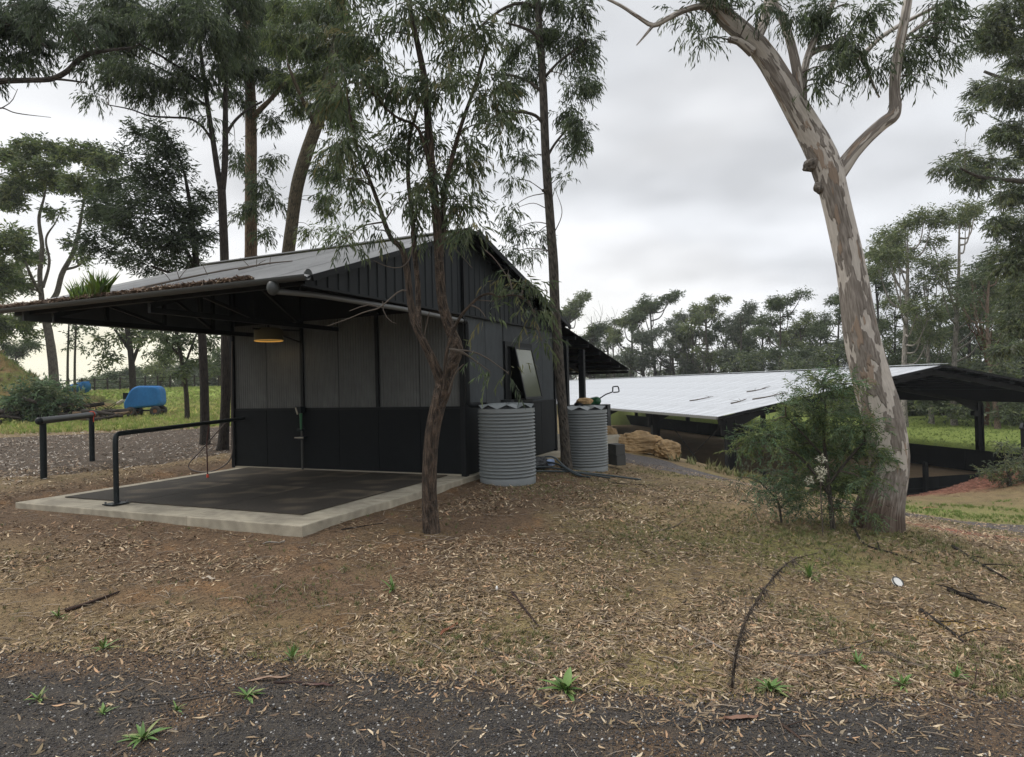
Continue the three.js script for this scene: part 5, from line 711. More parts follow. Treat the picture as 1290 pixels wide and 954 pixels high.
// ------------------------------------------------------------------ shrubs and small plants
const feather = { len: 0.06, wid: 0.011, droop: 0.25, n: 16, reach: 0.24, spread: 0.8, pal: [...PAL.wattle, ...PAL.mid, ...PAL.lime], cover: 0.95 };
surveyTree('wattle_shrub', 'feathery blue-green wattle shrub growing against the gum trunk', { d: 8.0, bark: M.barkGrey, category: 'shrub', zSpread: 0.35, twigR: 0.5, sink: 0.1,
  stems: [[[1050, 660, 4], [1046, 630, 3.2], [1042, 590, 2.8], [1038, 550, 2.2], [1040, 510, 1.6], [1035, 480, 1]], [[1046, 625, 2.4], [1025, 595, 2], [1000, 570, 1.6], [970, 560, 1.2]], [[1044, 610, 2.4], [1068, 580, 2], [1090, 555, 1.5]], [[1042, 580, 1.8], [1010, 545, 1.4], [990, 525, 1]]],
  clusters: [[1035, 486, 36, 15], [1008, 500, 24, 14], [1065, 484, 22, 11], [1000, 525, 32, 18], [1048, 520, 36, 20], [1085, 535, 30, 20], [972, 548, 34, 16], [1010, 560, 38, 22], [1060, 560, 36, 24], [1098, 565, 20, 24], [948, 562, 18, 9], [1030, 540, 34, 20], [985, 575, 28, 13], [1085, 595, 26, 22], [1062, 610, 24, 20], [1040, 590, 22, 16], [1096, 610, 14, 16], [1092, 645, 12, 10], [975, 530, 18, 10], [1025, 618, 26, 16], [1005, 600, 24, 14], [1055, 636, 22, 12], [1018, 476, 14, 7], [1058, 472, 14, 7], [938, 562, 16, 7], [925, 567, 8, 4], [985, 508, 12, 6], [1048, 466, 8, 5]], leaf: feather });
surveyTree('low_wattle', 'low spreading silvery wattle at the foot of the larger shrub', { d: 8.2, bark: M.barkGrey, category: 'shrub', zSpread: 0.3, twigR: 0.4, sink: 0.1, stems: [[[985, 645, 2], [980, 632, 1.6], [968, 618, 1.2], [955, 605, .8]], [[984, 640, 1.4], [1000, 622, 1.1], [1010, 605, .8]]], clusters: [[945, 615, 18, 11], [975, 610, 20, 10], [962, 632, 20, 10], [995, 625, 22, 13], [1010, 640, 24, 12], [985, 598, 16, 8], [935, 602, 10, 6]], leaf: { ...feather, pal: [...PAL.wattle, ...PAL.grey], cover: 0.75 } });
surveyTree('grey_bush', 'grey-green leafy bush on the red mulch under the bin', { d: 20.5, bark: M.barkGrey, category: 'shrub', zSpread: 0.6, twigR: 0.6, stems: [[[1272, 606, 3], [1270, 590, 2.4], [1266, 572, 1.6]], [[1272, 600, 2], [1286, 584, 1.5], [1292, 566, 1]]], clusters: [[1250, 592, 18, 9], [1272, 585, 18, 11], [1288, 600, 14, 12], [1266, 563, 10, 9], [1272, 606, 16, 8], [1240, 596, 10, 5], [1290, 570, 10, 12]], leaf: { len: 0.13, wid: 0.03, droop: 0.3, n: 9, reach: 0.3, spread: 0.9, pal: [...PAL.grey, ...PAL.olive], cover: 0.9 } });
{ // pale flower heads on a thin stem
  const p = spot(1036, 640, 7.7), t = thing('white_flowering_stem', 'thin stem with clustered white flower heads in front of the wattle', 'flower', null, [p.x, H(p.x, p.z), p.z]), o = V(p.x, H(p.x, p.z), p.z), f = new Foliage();
  for (const [px, py, r] of [[1035, 578, 7], [1033, 592, 6], [1038, 594, 5], [1020, 605, 6], [1034, 603, 4]]) { const c = spot(px, py, 7.6), k = r * 7.6 / FOC; for (let i = 0; i < 70; i++) { const d = V(gauss(), gauss(), gauss()).normalize(); f.leaf(c.clone().addScaledVector(d, k * rr(0.3, 0.9)), d, 0.02, 0.012, [0.72, 0.7, 0.58]); } }
  part('stem', moved(limb([[o.clone(), 0.008], [spot(1034, 615, 7.65), 0.006], [spot(1035, 580, 7.6), 0.004]], { rad: 5, step: 0.05 }), o), M.twig, t); f.build('petals', t, o);
}
function weed(px, py, d, size, n, label, pal, upright = 0.6, wide = 0.16) {
  const p = spot(px, py, d); p.y = H(p.x, p.z); const t = thing('weed_plant', label, 'weed', 'green weeds on the bank', [p.x, p.y, p.z]);
  const geo = k => { const P = [], I = []; const L = size * rr(0.35, 1.15), w = L * wide * rr(0.5, 1.1), a = k / n * 6.28 * 2.4 + rr(-0.2, 0.2), up = upright * rr(0.3, 1.5); for (let i = 0; i <= 5; i++) { const s = i / 5, r = L * s * Math.cos(up) * (1 + 0.2 * s), y = L * s * Math.sin(up) - 0.35 * L * s * s * (1 - up * 0.4), ww = w * Math.sin(Math.PI * Math.pow(clamp(s * 0.92 + 0.06), 0.8)); const cx = Math.cos(a) * r, cz = Math.sin(a) * r, nx = -Math.sin(a), nz = Math.cos(a); P.push(cx + nx * ww, y + ww * 0.35, cz + nz * ww, cx, y, cz, cx - nx * ww, y + ww * 0.35, cz - nz * ww); if (i < 5) { const b = i * 3; I.push(b, b + 1, b + 3, b + 1, b + 4, b + 3, b + 1, b + 2, b + 4, b + 2, b + 5, b + 4); } } const g = new THREE.BufferGeometry(); g.setAttribute('position', new THREE.Float32BufferAttribute(P, 3)); g.setIndex(I); g.computeVertexNormals(); return g; };
  n = Math.round(n * 1.5); for (let k = 0; k < n; k++) part('blade', geo(k), weedMats[(k + pal) % weedMats.length], t);
}
const weedMats = [[.11, .21, .05], [.14, .24, .06], [.095, .175, .045], [.22, .26, .09]].map(c => std({ color: lin(...c), roughness: 0.6, side: THREE.DoubleSide }));
weed(713, 874, 3.86, 0.145, 26, 'largest bright green leafy weed at the edge of the gravel road', 0, 0.75);
weed(971, 878, 3.84, 0.13, 20, 'bright green weed beside the foot of the bent dead stalk', 1, 0.85, 0.12);
weed(180, 934, 3.45, 0.12, 15, 'star-shaped green weed on the gravel road among brown leaves', 2, 0.7, 0.12);
weed(312, 888, 3.85, 0.10, 14, 'small green weed on the road by the dark bark strip', 3, 0.6, 0.13);
weed(1138, 866, 3.9, 0.1, 14, 'pale green weed at the road edge below the yellow clay patch', 1, 0.9, 0.1);
weed(1080, 838, 4.2, 0.1, 14, 'wispy green weed in the twigs right of the bent dead stalk', 2, 1.0, 0.08);
weed(130, 818, 4.6, 0.12, 16, 'yellow-green tuft left of the gravel road edge', 3, 1.0, 0.08);
weed(73, 770, 5.2, 0.12, 14, 'pale grass tuft beside the dark bark plank', 1, 1.0, 0.08);
weed(368, 832, 4.35, 0.12, 16, 'upright green tuft in brown leaves where road meets bank', 0, 1.1, 0.06);
weed(1205, 856, 4.0, 0.09, 12, 'small green tuft at the road edge under fallen branches', 2, 0.9, 0.1);
weed(495, 756, 5.6, 0.15, 12, 'thin green seedling on the bank below the rough brown tree', 0, 1.1, 0.07);
weed(48, 884, 3.9, 0.09, 10, 'little green weed on the road beside the leaf drift', 2, 0.8, 0.1);
weed(130, 905, 3.7, 0.08, 10, 'tiny green weed on the road near the star-shaped weed', 1, 0.8, 0.1);
weed(1020, 730, 6.0, 0.17, 16, 'light green tuft on the bank above the bent dead stalk', 3, 1.0, 0.07);
weed(223, 908, 3.7, 0.07, 10, 'tiny pale weed on the gravel between two larger weeds', 3, 0.8, 0.1);
// grass growing in the gutter
for (const [z, h, lab] of [[-3.72, 0.32, 'bright green grass tuft growing in the gutter, the shorter of two'], [-3.34, 0.4, 'bright green grass tuft growing in the gutter, the taller of two']]) {
  const [x, wz] = toWorld(SHED, -3.98, z), t = thing('gutter_grass', lab, 'grass', 'grass tufts in the gutter', [x, 2.8, wz]), f = new Foliage();
  for (let k = 0; k < 150; k++) { const a = rnd() * 6.28, o = V(rr(-0.05, 0.05) + rr(-0.1, 0.1) * 0.914, 0, rr(-0.05, 0.05) + rr(-0.1, 0.1) * 0.407), c = PAL.lime[k % 4], d = V(Math.cos(a) * 0.35, 1, Math.sin(a) * 0.35).normalize(), m = h * rr(0.35, 1.05); f.leaf(o, d, m, 0.0075, c.map((e, i) => e * [1.25, 1.5, 0.8][i] * rr(0.8, 1.2)), 0.4); }
  f.build('blades', t);
}
// ------------------------------------------------------------------ sticks, bark and odds and ends on the ground
function groundStick(pts, r, label, mat = M.twig, twigs = 0, name = 'fallen_branch', group) { r *= 0.7;
  const P = pts.map(([px, py, d, up = 0]) => { const p = spot(px, py, d); p.y = H(p.x, p.z) + r * 0.8 + up; return p; }), o = P[0].clone(), t = thing(name, label, 'branch', group, [o.x, o.y, o.z]);
  part('stem', moved(limb(P.map((p, i) => [p, r * (1 - 0.55 * i / (P.length - 1))]), { rad: 6, step: 0.06, bump: 0.12 }), o), mat, t);
  for (let k = 0; k < twigs; k++) { const i = Math.floor(rnd() * (P.length - 1)), a = V().lerpVectors(P[i], P[i + 1], rnd()), b = a.clone().add(V(rr(-0.3, 0.3), 0, rr(-0.2, 0.2))); b.y = H(b.x, b.z) + rr(0.01, 0.06); part('side_twig', moved(twigGeo(a, b, r * 0.45, r * 0.2, 0.05), o), mat, t); }
  return t;
}
const gd = (px, py) => { let d = 6; for (let i = 0; i < 25; i++) { const p = spot(px, py, d), e = p.y - H(p.x, p.z), s = (spot(px, py, 1).y - EYE); d = clamp(d + 0.7 * e / Math.max(0.08, -s), 2, 60); } return d; };
const G = (px, py, up) => [px, py, gd(px, py), up];
groundStick([G(82, 772), G(112, 762), G(150, 748)], 0.028, 'dark weathered bark plank lying left of the slab', woodBark(lin(0.2, 0.12, 0.09), 0.01), 0);
groundStick([G(645, 748), G(660, 768), G(678, 790)], 0.018, 'dark reddish stick on the bank below the small brown tree', woodBark(lin(0.17, 0.09, 0.07), 0.01), 1);
groundStick([G(855, 790), G(890, 808), G(925, 826), G(945, 832)], 0.016, 'straight grey stick leaning across the bent dead stalk foot', M.deadTwig, 1);
groundStick([G(975, 838), G(1000, 847), G(1020, 855)], 0.014, 'short pale stick right of the bright weed', M.deadTwig, 0);
groundStick([G(1195, 745), G(1230, 758), G(1268, 770)], 0.03, 'thick dark branch lying on the slope right of the gum', M.barkDark, 3);
groundStick([G(1200, 690), G(1235, 712), G(1275, 735)], 0.028, 'long dark branch lying above another on the right slope', M.barkDark, 3);
groundStick([G(1160, 770), G(1195, 795), G(1215, 812)], 0.02, 'dark crooked branch beside the yellow clay patch', M.barkDark, 3);
groundStick([G(1075, 665), G(1095, 690), G(1130, 700), G(1160, 712)], 0.022, 'dark root-like branch below the gum trunk', M.barkDark, 2);
groundStick([G(610, 818), G(640, 828), G(680, 842)], 0.012, 'thin forked stick low on the bank near the road', M.twig, 3);
groundStick([G(530, 805), G(560, 822), G(575, 836)], 0.008, 'thin pale twig on the bank beside the orange bark', M.deadTwig, 1);
groundStick([G(975, 822), G(1015, 828), G(1060, 820), G(1100, 808)], 0.016, 'long curved dark stick across the lower bank', M.twig, 3);
groundStick([G(1195, 866), G(1240, 862), G(1288, 858)], 0.014, 'reddish fallen stick along the road edge at the slope end', woodBark(lin(0.3, 0.16, 0.12), 0.01), 2);
groundStick([G(150, 895), G(230, 884), G(300, 870)], 0.01, 'thin straight twig lying on the gravel road', M.twig, 1);
groundStick([G(345, 862), G(380, 862), G(412, 864)], 0.016, 'dark curled bark strip on the gravel by a small weed', woodBark(lin(0.15, 0.09, 0.08), 0.01), 0);
groundStick([G(985, 915), G(1000, 926), G(1012, 936)], 0.014, 'brown split stick on the gravel road', woodBark(lin(0.32, 0.2, 0.15), 0.01), 1);
groundStick([G(430, 668), G(455, 664), G(482, 660)], 0.012, 'dark straight stick near the slab edge by the brown tree', M.barkDark, 0);
groundStick([G(770, 609), G(795, 611), G(822, 612)], 0.014, 'dark stick lying right of the far water tank', M.barkDark, 1);
groundStick([G(820, 672), G(850, 664), G(862, 655)], 0.012, 'thin stick high on the open bank', M.twig, 2);
groundStick([G(1110, 820), G(1150, 838), G(1180, 842)], 0.014, 'dark twiggy branch under the yellow clay patch', M.twig, 3);
{ // curled bark pieces
  const bark = (px, py, L, W, turn, c, label) => { L *= 0.75; W *= 0.5; c = c.map(e => e * 0.8); const d = gd(px, py), p = spot(px, py, d); p.y = H(p.x, p.z) + 0.012; const P = [], I = []; for (let i = 0; i <= 10; i++) for (let j = 0; j <= 4; j++) { const s = i / 10, u = j / 2 - 1, w = W * Math.sin(Math.PI * clamp(s * 0.9 + 0.06)) ** 0.5 * (1 + 0.3 * noise(i * 0.7, j, px)); P.push((s - 0.5) * L, 0.45 * W * (u * u) * (0.6 + 0.8 * noise(i * 0.4, 3, px)) + 0.02 * L * Math.sin(s * 7 + px) + 0.006 * noise(i, j * 2, px), u * w / 2 + 0.12 * L * (s - 0.5) ** 2 * Math.sin(px)); if (i < 10 && j < 4) { const b = i * 5 + j; I.push(b, b + 1, b + 5, b + 1, b + 6, b + 5); } } const g = new THREE.BufferGeometry(); g.setAttribute('position', new THREE.Float32BufferAttribute(P, 3)); g.setIndex(I); g.computeVertexNormals(); const m = solo('bark_strip', g, std({ color: lin(...c), roughness: 0.9, side: THREE.DoubleSide }), label, 'bark'); m.position.copy(p); m.rotation.y = turn; };
  bark(566, 795, 0.32, 0.07, 1.1, [.36, .15, .085], 'orange-brown curled bark strip on the middle of the bank');
  bark(565, 812, 0.15, 0.03, 1.2, [.6, .47, .36], 'small cream bark sliver beside the orange bark strip');
  bark(338, 858, 0.34, 0.06, 0.25, [.42, .29, .21], 'pale brown bark strip where the road meets the bank');
  bark(400, 866, 0.26, 0.05, -0.1, [.13, .07, .06], 'dark maroon bark strip on the gravel road edge');
  bark(935, 908, 0.25, 0.07, 0.1, [.3, .17, .12], 'bundle-like brown bark on the road below the bright weed');
  bark(262, 731, 0.16, 0.1, 0.1, [.62, .53, .42], 'flat cream bark flake on bare earth below the slab');
  bark(345, 686, 0.3, 0.09, 0.3, [.42, .38, .33], 'flat grey stone-like bark flake under the slab corner');
  bark(45, 637, 0.2, 0.07, 0.0, [.5, .45, .38], 'flat pale flake lying beside the far slab corner');
  bark(1165, 641, 0.9, 0.12, 0.1, [.45, .2, .13], 'reddish-brown slab of bark behind the gum on the path');
}
{ // white lid on the bank
  const d = gd(1131, 738), p = spot(1131, 738, d), t = thing('plastic_tub', 'white round plastic tub lid tilted on the bank below the gum', 'lid', null, [p.x, H(p.x, p.z) + 0.03, p.z]); const g = new THREE.CylinderGeometry(0.05, 0.05, 0.014, 28); g.rotateX(0.75); g.rotateZ(-0.35); part('cap', g, M.white, t); const r = new THREE.TorusGeometry(0.048, 0.006, 6, 28); r.rotateX(Math.PI / 2); r.translate(0, 0.007, 0); r.rotateX(0.75); r.rotateZ(-0.35); part('rim', r, M.block, t);
  const e = gd(626, 745), q = spot(626, 745, e), b = solo('plastic_scrap', (() => { const x = new THREE.IcosahedronGeometry(0.018, 1), P = x.attributes.position; for (let i = 0; i < P.count; i++) P.setXYZ(i, P.getX(i) * 0.6, P.getY(i) * 1.2, P.getZ(i)); x.computeVertexNormals(); return x; })(), M.white, 'tiny white plastic scrap on the leaf-covered bank', 'scrap'); b.position.set(q.x, H(q.x, q.z) + 0.025, q.z);
}
{ // bent dead stalk
  const b = spot(921, 868, gd(921, 868)), o = b.clone(); o.y = H(b.x, b.z); const d = -b.z, pt = (px, py, e = 0) => spot(px, py, d + e), t = thing('dead_stalk', 'bent dead shaggy stalk arching over the lower bank', 'stalk', null, [o.x, o.y, o.z]);
  const line = [[o.clone().add(V(0, -0.030001, 0)), 0.0101], [pt(928, 820), 0.0094], [pt(938, 785, .1), 0.0079], [pt(955, 755, .2), 0.0058], [pt(975, 727, .35), 0.0043], [pt(998, 706, .5), 0.0029], [pt(1030, 697, .6), 0.0022]]; part('stem', moved(limb(line, { rad: 8, step: 0.03, bump: 0.2, freq: 8 }), o), M.bark, t);
  const c = new THREE.CatmullRomCurve3(line.map(l => l[0])), tw = []; for (let k = 0; k < 260; k++) { const s = Math.pow(rnd(), 1.2) * 0.85, a = c.getPoint(s), e = a.clone().add(V(rr(-0.04, 0.04), rr(-0.06, 0.03), rr(-0.04, 0.04))); tw.push(twigGeo(a, e, 0.0035, 0.0015, 0)); } for (let k = 0; k < 5; k++) { const a = c.getPoint(rr(0.3, 0.7)); tw.push(twigGeo(a, a.clone().add(V(rr(-0.1, 0.15), rr(0.05, 0.2), rr(-0.1, 0.1))), 0.003, 0.001, 0)); } part('shaggy_fibres', moved(join(tw), o), M.twig, t);
}
{ // brush pile in front of the mound
  const p = spot(62, 520, 33.5), o = V(p.x, H(p.x, p.z), p.z), t = thing('brush_pile', 'heap of cut green branches and dark logs before the earth mound', 'brush pile', null, [o.x, o.y, o.z]), f = new Foliage(), tw = [];
  for (let k = 0; k < 34; k++) { const x = rr(-2.6, 2.9), a = rr(-0.5, 0.5), L = rr(0.6, 1.6), y = rr(0.05, 0.7) * Math.exp(-(((x) / 2.4) ** 2)) + 0.07, z = rr(-0.5, 1.2), r = rr(0.05, 0.12); part('log', limb([[V(x - L / 2 * Math.cos(a), y + rr(-0.1, 0.1), z - L / 2 * Math.sin(a)), r], [V(x, y, z), r], [V(x + L / 2 * Math.cos(a), y + rr(-0.1, 0.1), z + L / 2 * Math.sin(a)), r * 0.8]], { rad: 7, step: 0.2, bump: 0.1 }), k % 5 === 0 ? M.barkTan : M.barkDark, t); }
  for (let k = 0; k < 160; k++) { const x = rr(-2.4, 2.6), h = 1.1 * Math.exp(-((x / 1.8) ** 2)) + 0.2, a = V(x, rr(0, h), rr(-0.9, 0.9)), b = a.clone().add(V(rr(-0.7, 0.7), rr(-0.1, 0.4), rr(-0.5, 0.5))); tw.push(twigGeo(a, b, 0.014, 0.005, 0)); }
  for (const [x, y, rx, ry] of [[-0.3, 1.15, 0.8, 0.4], [0.4, 1.0, 0.8, 0.4], [-0.9, 0.95, 0.7, 0.4], [-0.1, 0.7, 1.1, 0.4], [0.9, 0.65, 0.6, 0.3], [-0.8, 0.5, 0.8, 0.3], [0.1, 0.35, 0.7, 0.3]]) f.cluster(V(x, y, 0.3), rx, ry, 0.7, { len: 0.22, wid: 0.06, droop: 0.2, n: 8, reach: 0.5, spread: 0.9, pal: [...PAL.wattle, ...PAL.mid], cover: 1.4 });
  part('twigs', join(tw), M.barkDark, t); f.build('cut_leaves', t); t.scale.set(1.25, 1.5, 1.2);
}
// ------------------------------------------------------------------ loose matter nobody could count
function scatter(name, geo, mat, n, label, category, place) {
  const m = new THREE.InstancedMesh(geo, mat, n), o = new THREE.Object3D(), c = new THREE.Color(); let k = 0, guard = 0;
  while (k < n && guard++ < n * 8) { const q = place(); if (!q) continue; const [x, y, z, s, col, tilt = 0.35, sy = 1] = q; o.position.set(x, y, z); o.rotation.set((rnd() - 0.5) * 2 * tilt, rnd() * 6.28, (rnd() - 0.5) * 2 * tilt, 'YXZ'); o.scale.set(s, s * sy, s); o.updateMatrix(); m.setMatrixAt(k, o.matrix); c.setRGB(col[0], col[1], col[2]); m.setColorAt(k, c); k++; }
  m.count = k; m.name = numbered(name); m.castShadow = m.receiveShadow = true; scene.add(m); return tag(m, label, category, null, 'stuff');
}
const pick = (a) => a[Math.floor(rnd() * a.length)], vary = (c, v = 0.3) => { const k = rr(1 - v, 1 + v); return c.map(e => e * k); };
const onSlab = (x, z) => { const [a, b] = toLocal(SHED, x, z); return a > -4.1 && a < 4.6 && b < 0.12 && b > -5.4; };
const polar = (r0, r1, pw = 1) => { const r = r0 * Math.pow(r1 / r0, Math.pow(rnd(), pw)), a = rr(-0.83, 0.83); return [r * Math.sin(a), -r * Math.cos(a), r]; };
const sickle = (() => { const P = [], I = []; for (let i = 0; i <= 5; i++) { const s = i / 5, w = 0.092 * Math.sin(Math.PI * Math.pow(clamp(s + 0.03), 0.85)) + 0.008, b = 0.22 * (s - 0.5) ** 2 * 1.6, y = 0.05 + 0.12 * (s - 0.5) ** 2; P.push(s - 0.5, y + 0.02, b - w, s - 0.5, y + 0.02, b + w); if (i < 5) { const q = i * 2; I.push(q, q + 1, q + 2, q + 1, q + 3, q + 2); } } const g = new THREE.BufferGeometry(); g.setAttribute('position', new THREE.Float32BufferAttribute(P, 3)); g.setIndex(I); g.computeVertexNormals(); return g; })();
const TAN = [[.36, .265, .165], [.43, .33, .21], [.25, .18, .105], [.17, .12, .075], [.52, .42, .29], [.13, .095, .06], [.21, .16, .09], [.10, .075, .05], [.31, .21, .125], [.155, .105, .068], [.38, .235, .135], [.24, .17, .105], [.32, .235, .145]];
scatter('leaf_litter', sickle, M.litter, 150000, 'dry brown gum leaves strewn over bank and earth', 'leaf litter', () => {
  const [x, z, r] = polar(3.2, 17); if (z > -0.5 || onSlab(x, z)) return null; const e = z - roadEdge(x), den = e > 0 ? 0.02 + 0.10 * smooth(0.0, 0.35, fbm(x * 1.2, z * 1.6, 14, 4)) + 0.3 * Math.exp(-e * 6) : 0.5 + 1.9 * fbm(x * 0.9, z * 0.9, 12, 4); const [a, b] = toLocal(SHED, x, z); const nearS = Math.hypot(Math.max(0, Math.abs(a + 2) - 2.1), Math.max(0, Math.abs(b + 2.5) - 2.6)); if (rnd() > den * smooth(-0.5, 1.5, nearS)) return null;
  return [x, H(x, z) + 0.004, z, (0.015 + 0.062 * Math.pow(rnd(), 2.2)) * (r > 8 ? 1.3 : 1), vary(pick(TAN), 0.5), 0.5]; });
const bit = new THREE.CylinderGeometry(0.012, 0.02, 1, 4, 2); { const P = bit.attributes.position; for (let i = 0; i < P.count; i++) if (Math.abs(P.getY(i)) < 0.01) P.setX(i, P.getX(i) + 0.05); bit.rotateZ(Math.PI / 2); bit.computeVertexNormals(); }
scatter('twig_litter', bit, M.litter, 4200, 'fine broken twigs scattered through the leaf litter', 'twig litter', () => { const [x, z] = polar(3.2, 14); if (onSlab(x, z)) return null; const e = z - roadEdge(x); if (rnd() > (e > 0 ? 0.08 : 0.75)) return null; return [x, H(x, z) + 0.012, z, rr(0.04, 0.17), vary(pick([[.15, .11, .08], [.26, .21, .16], [.1, .07, .055], [.34, .28, .22]])), 0.18]; });
const chip = new THREE.DodecahedronGeometry(0.5, 0); chip.scale(1, 0.6, 0.8);
scatter('gravel_chips', chip, std({ roughness: 0.95 }), 42000, 'dark road gravel chips with scattered white stones', 'gravel', () => { const [x, z] = polar(2.9, 8); if (z < roadEdge(x) - 0.1 || z > -1) return null; const w = rnd(); return [x, H(x, z) + 0.006, z, w > 0.985 ? rr(0.008, 0.018) : rr(0.005, 0.016), w > 0.955 ? vary([.42, .41, .39]) : w > 0.85 ? vary([.13, .12, .115]) : vary([.05, .047, .047]), 0.6]; });
scatter('yard_chips', sickle, M.litter, 15000, 'pale leaf and bark chips strewn over the gravel yard', 'chips', () => { const x = rr(-24, -5.5), z = rr(-27, -11); if (inYard(x, z) < -1.2 || onSlab(x, z)) return null; if (rnd() > 0.3 + 1.8 * Math.max(0, fbm(x * 0.5, z * 0.5, 3, 3) + 0.1)) return null; return [x, H(x, z) + 0.008, z, rr(0.05, 0.12), vary(pick([[.45, .39, .32], [.3, .22, .15], [.22, .15, .1], [.55, .5, .44]])), 0.5]; });
const blade = (() => { const f = new Foliage(); for (let k = 0; k < 9; k++) { const a = rnd() * 6.28, t = rr(0.2, 0.8); f.leaf(V(rr(-0.2, 0.2), 0, rr(-0.2, 0.2)), V(Math.cos(a) * t, 1, Math.sin(a) * t).normalize(), rr(0.5, 1), 0.1, [1, 1, 1], 0.3); } const g = new THREE.BufferGeometry(); g.setAttribute('position', new THREE.Float32BufferAttribute(f.p, 3)); g.setAttribute('normal', new THREE.Float32BufferAttribute(f.n, 3)); g.setIndex(f.i); return g; })();
scatter('paddock_grass', blade, M.litter, 26000, 'short green and straw grass covering the paddock', 'grass', () => { const z = rr(-72, -25), x = rr(z * 1.05, z * 0.18); if (inYard(x, z) > 0.2) return null; return [x, H(x, z) - 0.01, z, rr(0.08, 0.26), vary(rnd() > 0.35 ? [.27, .35, .09] : [.44, .41, .18]), 0.2]; });
scatter('bank_grass', blade, M.litter, 12000, 'thin green grass patches on the bank round the gum', 'grass', () => { const [x, z, r] = polar(3.6, 15); if (z > roadEdge(x) || onSlab(x, z)) return null; const base = Math.exp(-((Math.hypot(x - 4.1, z + 7.6) / 1.1) ** 2)), n = fbm(x * 0.55, z * 0.55, 21, 4); if (rnd() > 0.6 * base + 2.4 * Math.max(0, n - 0.02) * smooth(-1, 3, x) + 0.9 * Math.max(0, n - 0.1) + 0.012) return null; return [x, H(x, z) - 0.004, z, rr(0.02, 0.06) * (base > 0.3 ? 1.3 : 1), vary(pick([[.12, .15, .05], [.2, .21, .085], [.28, .25, .13], [.33, .28, .17]])), 0.3]; });
scatter('far_lawn_grass', blade, M.litter, 6000, 'bright green grass behind the arena and along the path', 'grass', () => { const far = rnd() > 0.25, x = far ? rr(14, 52) : rr(6.5, 14), z = far ? rr(-66, -34) : rr(-18, -13.6); const [ax, az] = toLocal(ARENA, x, z); if (ax > -1 && ax < ARENA_W + 1 && az < 1) return null; if (pathDist(x, z) < PATH_W || (!far && rnd() > smooth(-0.05, 0.25, fbm(x * 0.7, z * 0.7, 31, 3)))) return null; return [x, H(x, z) - 0.01, z, far ? rr(0.08, 0.24) : rr(0.04, 0.12), vary([.19, .26, .07]), 0.2]; });
scatter('bank_edge_weeds', blade, M.litter, 60, 'dry weeds along the top edge of the arena bank', 'weeds', () => { const t = rnd(), a = spot(mix(840, 990, t), mix(585, 615, t), mix(20.2, 17.5, t)); const x = a.x + rr(-0.5, 0.5), z = a.z + rr(-0.6, 0.6); return [x, H(x, z) - 0.02, z, rr(0.12, 0.42), vary(pick([[.22, .23, .1], [.3, .27, .15], [.16, .2, .08]])), 0.2]; });
scatter('mulch_chips', bit, M.litter, 5000, 'red-brown wood mulch on the slope before the arena', 'mulch', () => { const x = 17 + gauss() * 2.4, z = -22.6 + gauss() * 2.2; if (Math.hypot(x - 17, z + 22.6) > 6) return null; return [x, H(x, z) + 0.02, z, rr(0.08, 0.24), vary(pick([[.26, .12, .085], [.34, .17, .12], [.18, .09, .065]])), 0.4, 2]; });
scatter('gutter_litter', sickle, M.litter, 5200, 'brown leaves packed along the shed gutter and roof edge', 'leaf litter', () => { const z = rr(-5.7, -0.6), k = Math.pow(rnd(), 1.8), wid = lerpTable([[-5.7, 0.5], [-3, 0.45], [-1.6, 0.28], [-0.6, 0.06]], z), lx = -4.03 + k * wid, [x, wz] = toWorld(SHED, lx, z); const ry = lx < -3.95 ? 2.785 : 2.78 + (lx + 3.95) * 0.33; return [x, ry + rr(0.012, 0.055) * (1 - k * 0.7), wz, rr(0.05, 0.1), vary(pick([[.18, .125, .09], [.26, .18, .125], [.12, .09, .07], [.36, .27, .19]])), 0.8]; });
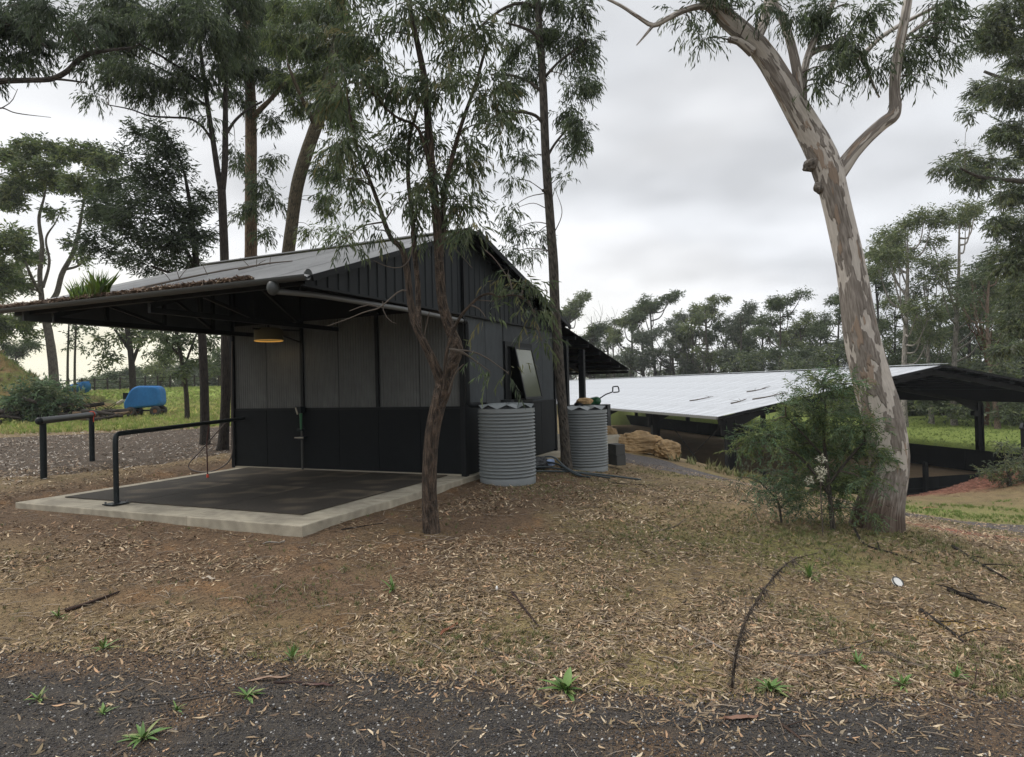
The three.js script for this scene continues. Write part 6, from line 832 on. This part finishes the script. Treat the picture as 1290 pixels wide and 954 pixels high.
scatter('mound_grass', blade, M.litter, 3200, 'weeds and rough grass growing over the earth mound', 'grass', () => { const a = rnd() * 6.28, q = 8.6 * Math.sqrt(rnd()), x = -35.5 + q * Math.cos(a), z = -42 + q * Math.sin(a) * 0.8, h = 4.5 * Math.exp(-((q / 5.0) ** 2)) * (1 + 0.45 * fbm(x * 0.35, z * 0.35, 2, 3)) + 0.35 * fbm(x * 1.3, z * 1.3, 5, 4) * Math.exp(-((q / 6) ** 4)); if (rnd() > 0.35 + 2.5 * Math.max(0, fbm(x * 0.45, z * 0.45, 5, 4) + 0.02 * (x + 35.5))) return null; return [x, H(x, z) + h - 0.03, z, rr(0.12, 0.4), vary(pick([[.2, .26, .08], [.3, .29, .12], [.26, .2, .11]])), 0.3]; });
// sticks lying on the shed roof
for (const [x0, z0, x1, z1, lab] of [[-2.2, -2.7, -1.9, -1.9, 'short dark stick lying on the shed roof'], [-3.4, -3.4, -1.7, -2.6, 'long bare twig lying up the shed roof slope']]) { const at = (x, z) => { const [wx, wz] = toWorld(SHED, x, z); return V(wx, 4.08 + x * 0.3304 + 0.03, wz); }, a = at(x0, z0), b = at(x1, z1), t = thing('roof_twig', lab, 'stick', null, [a.x, a.y, a.z]); part('stem', moved(limb([[a, 0.018], [V().lerpVectors(a, b, 0.5).add(V(0, 0.02, 0)), 0.014], [b, 0.008]], { rad: 5, step: 0.1 }), a), M.twig, t); for (let k = 0; k < 4; k++) { const p = V().lerpVectors(a, b, rr(0.1, 0.6)); part('side_twig', moved(twigGeo(p, p.clone().add(V(rr(-0.2, 0.2), rr(0.08, 0.25), rr(-0.1, 0.1))), 0.007, 0.003), a), M.twig, t); } }

// ------------------------------------------------------------------ render
scene.fog = new THREE.FogExp2(new THREE.Color(0.78, 0.82, 0.86), 0.0005);
const renderer = new THREE.WebGLRenderer({ antialias: true });
renderer.toneMapping = THREE.LinearToneMapping; renderer.toneMappingExposure = EXPOSURE; renderer.shadowMap.enabled = true;
renderer.setSize(1024, 757);
renderer.render(scene, camera);
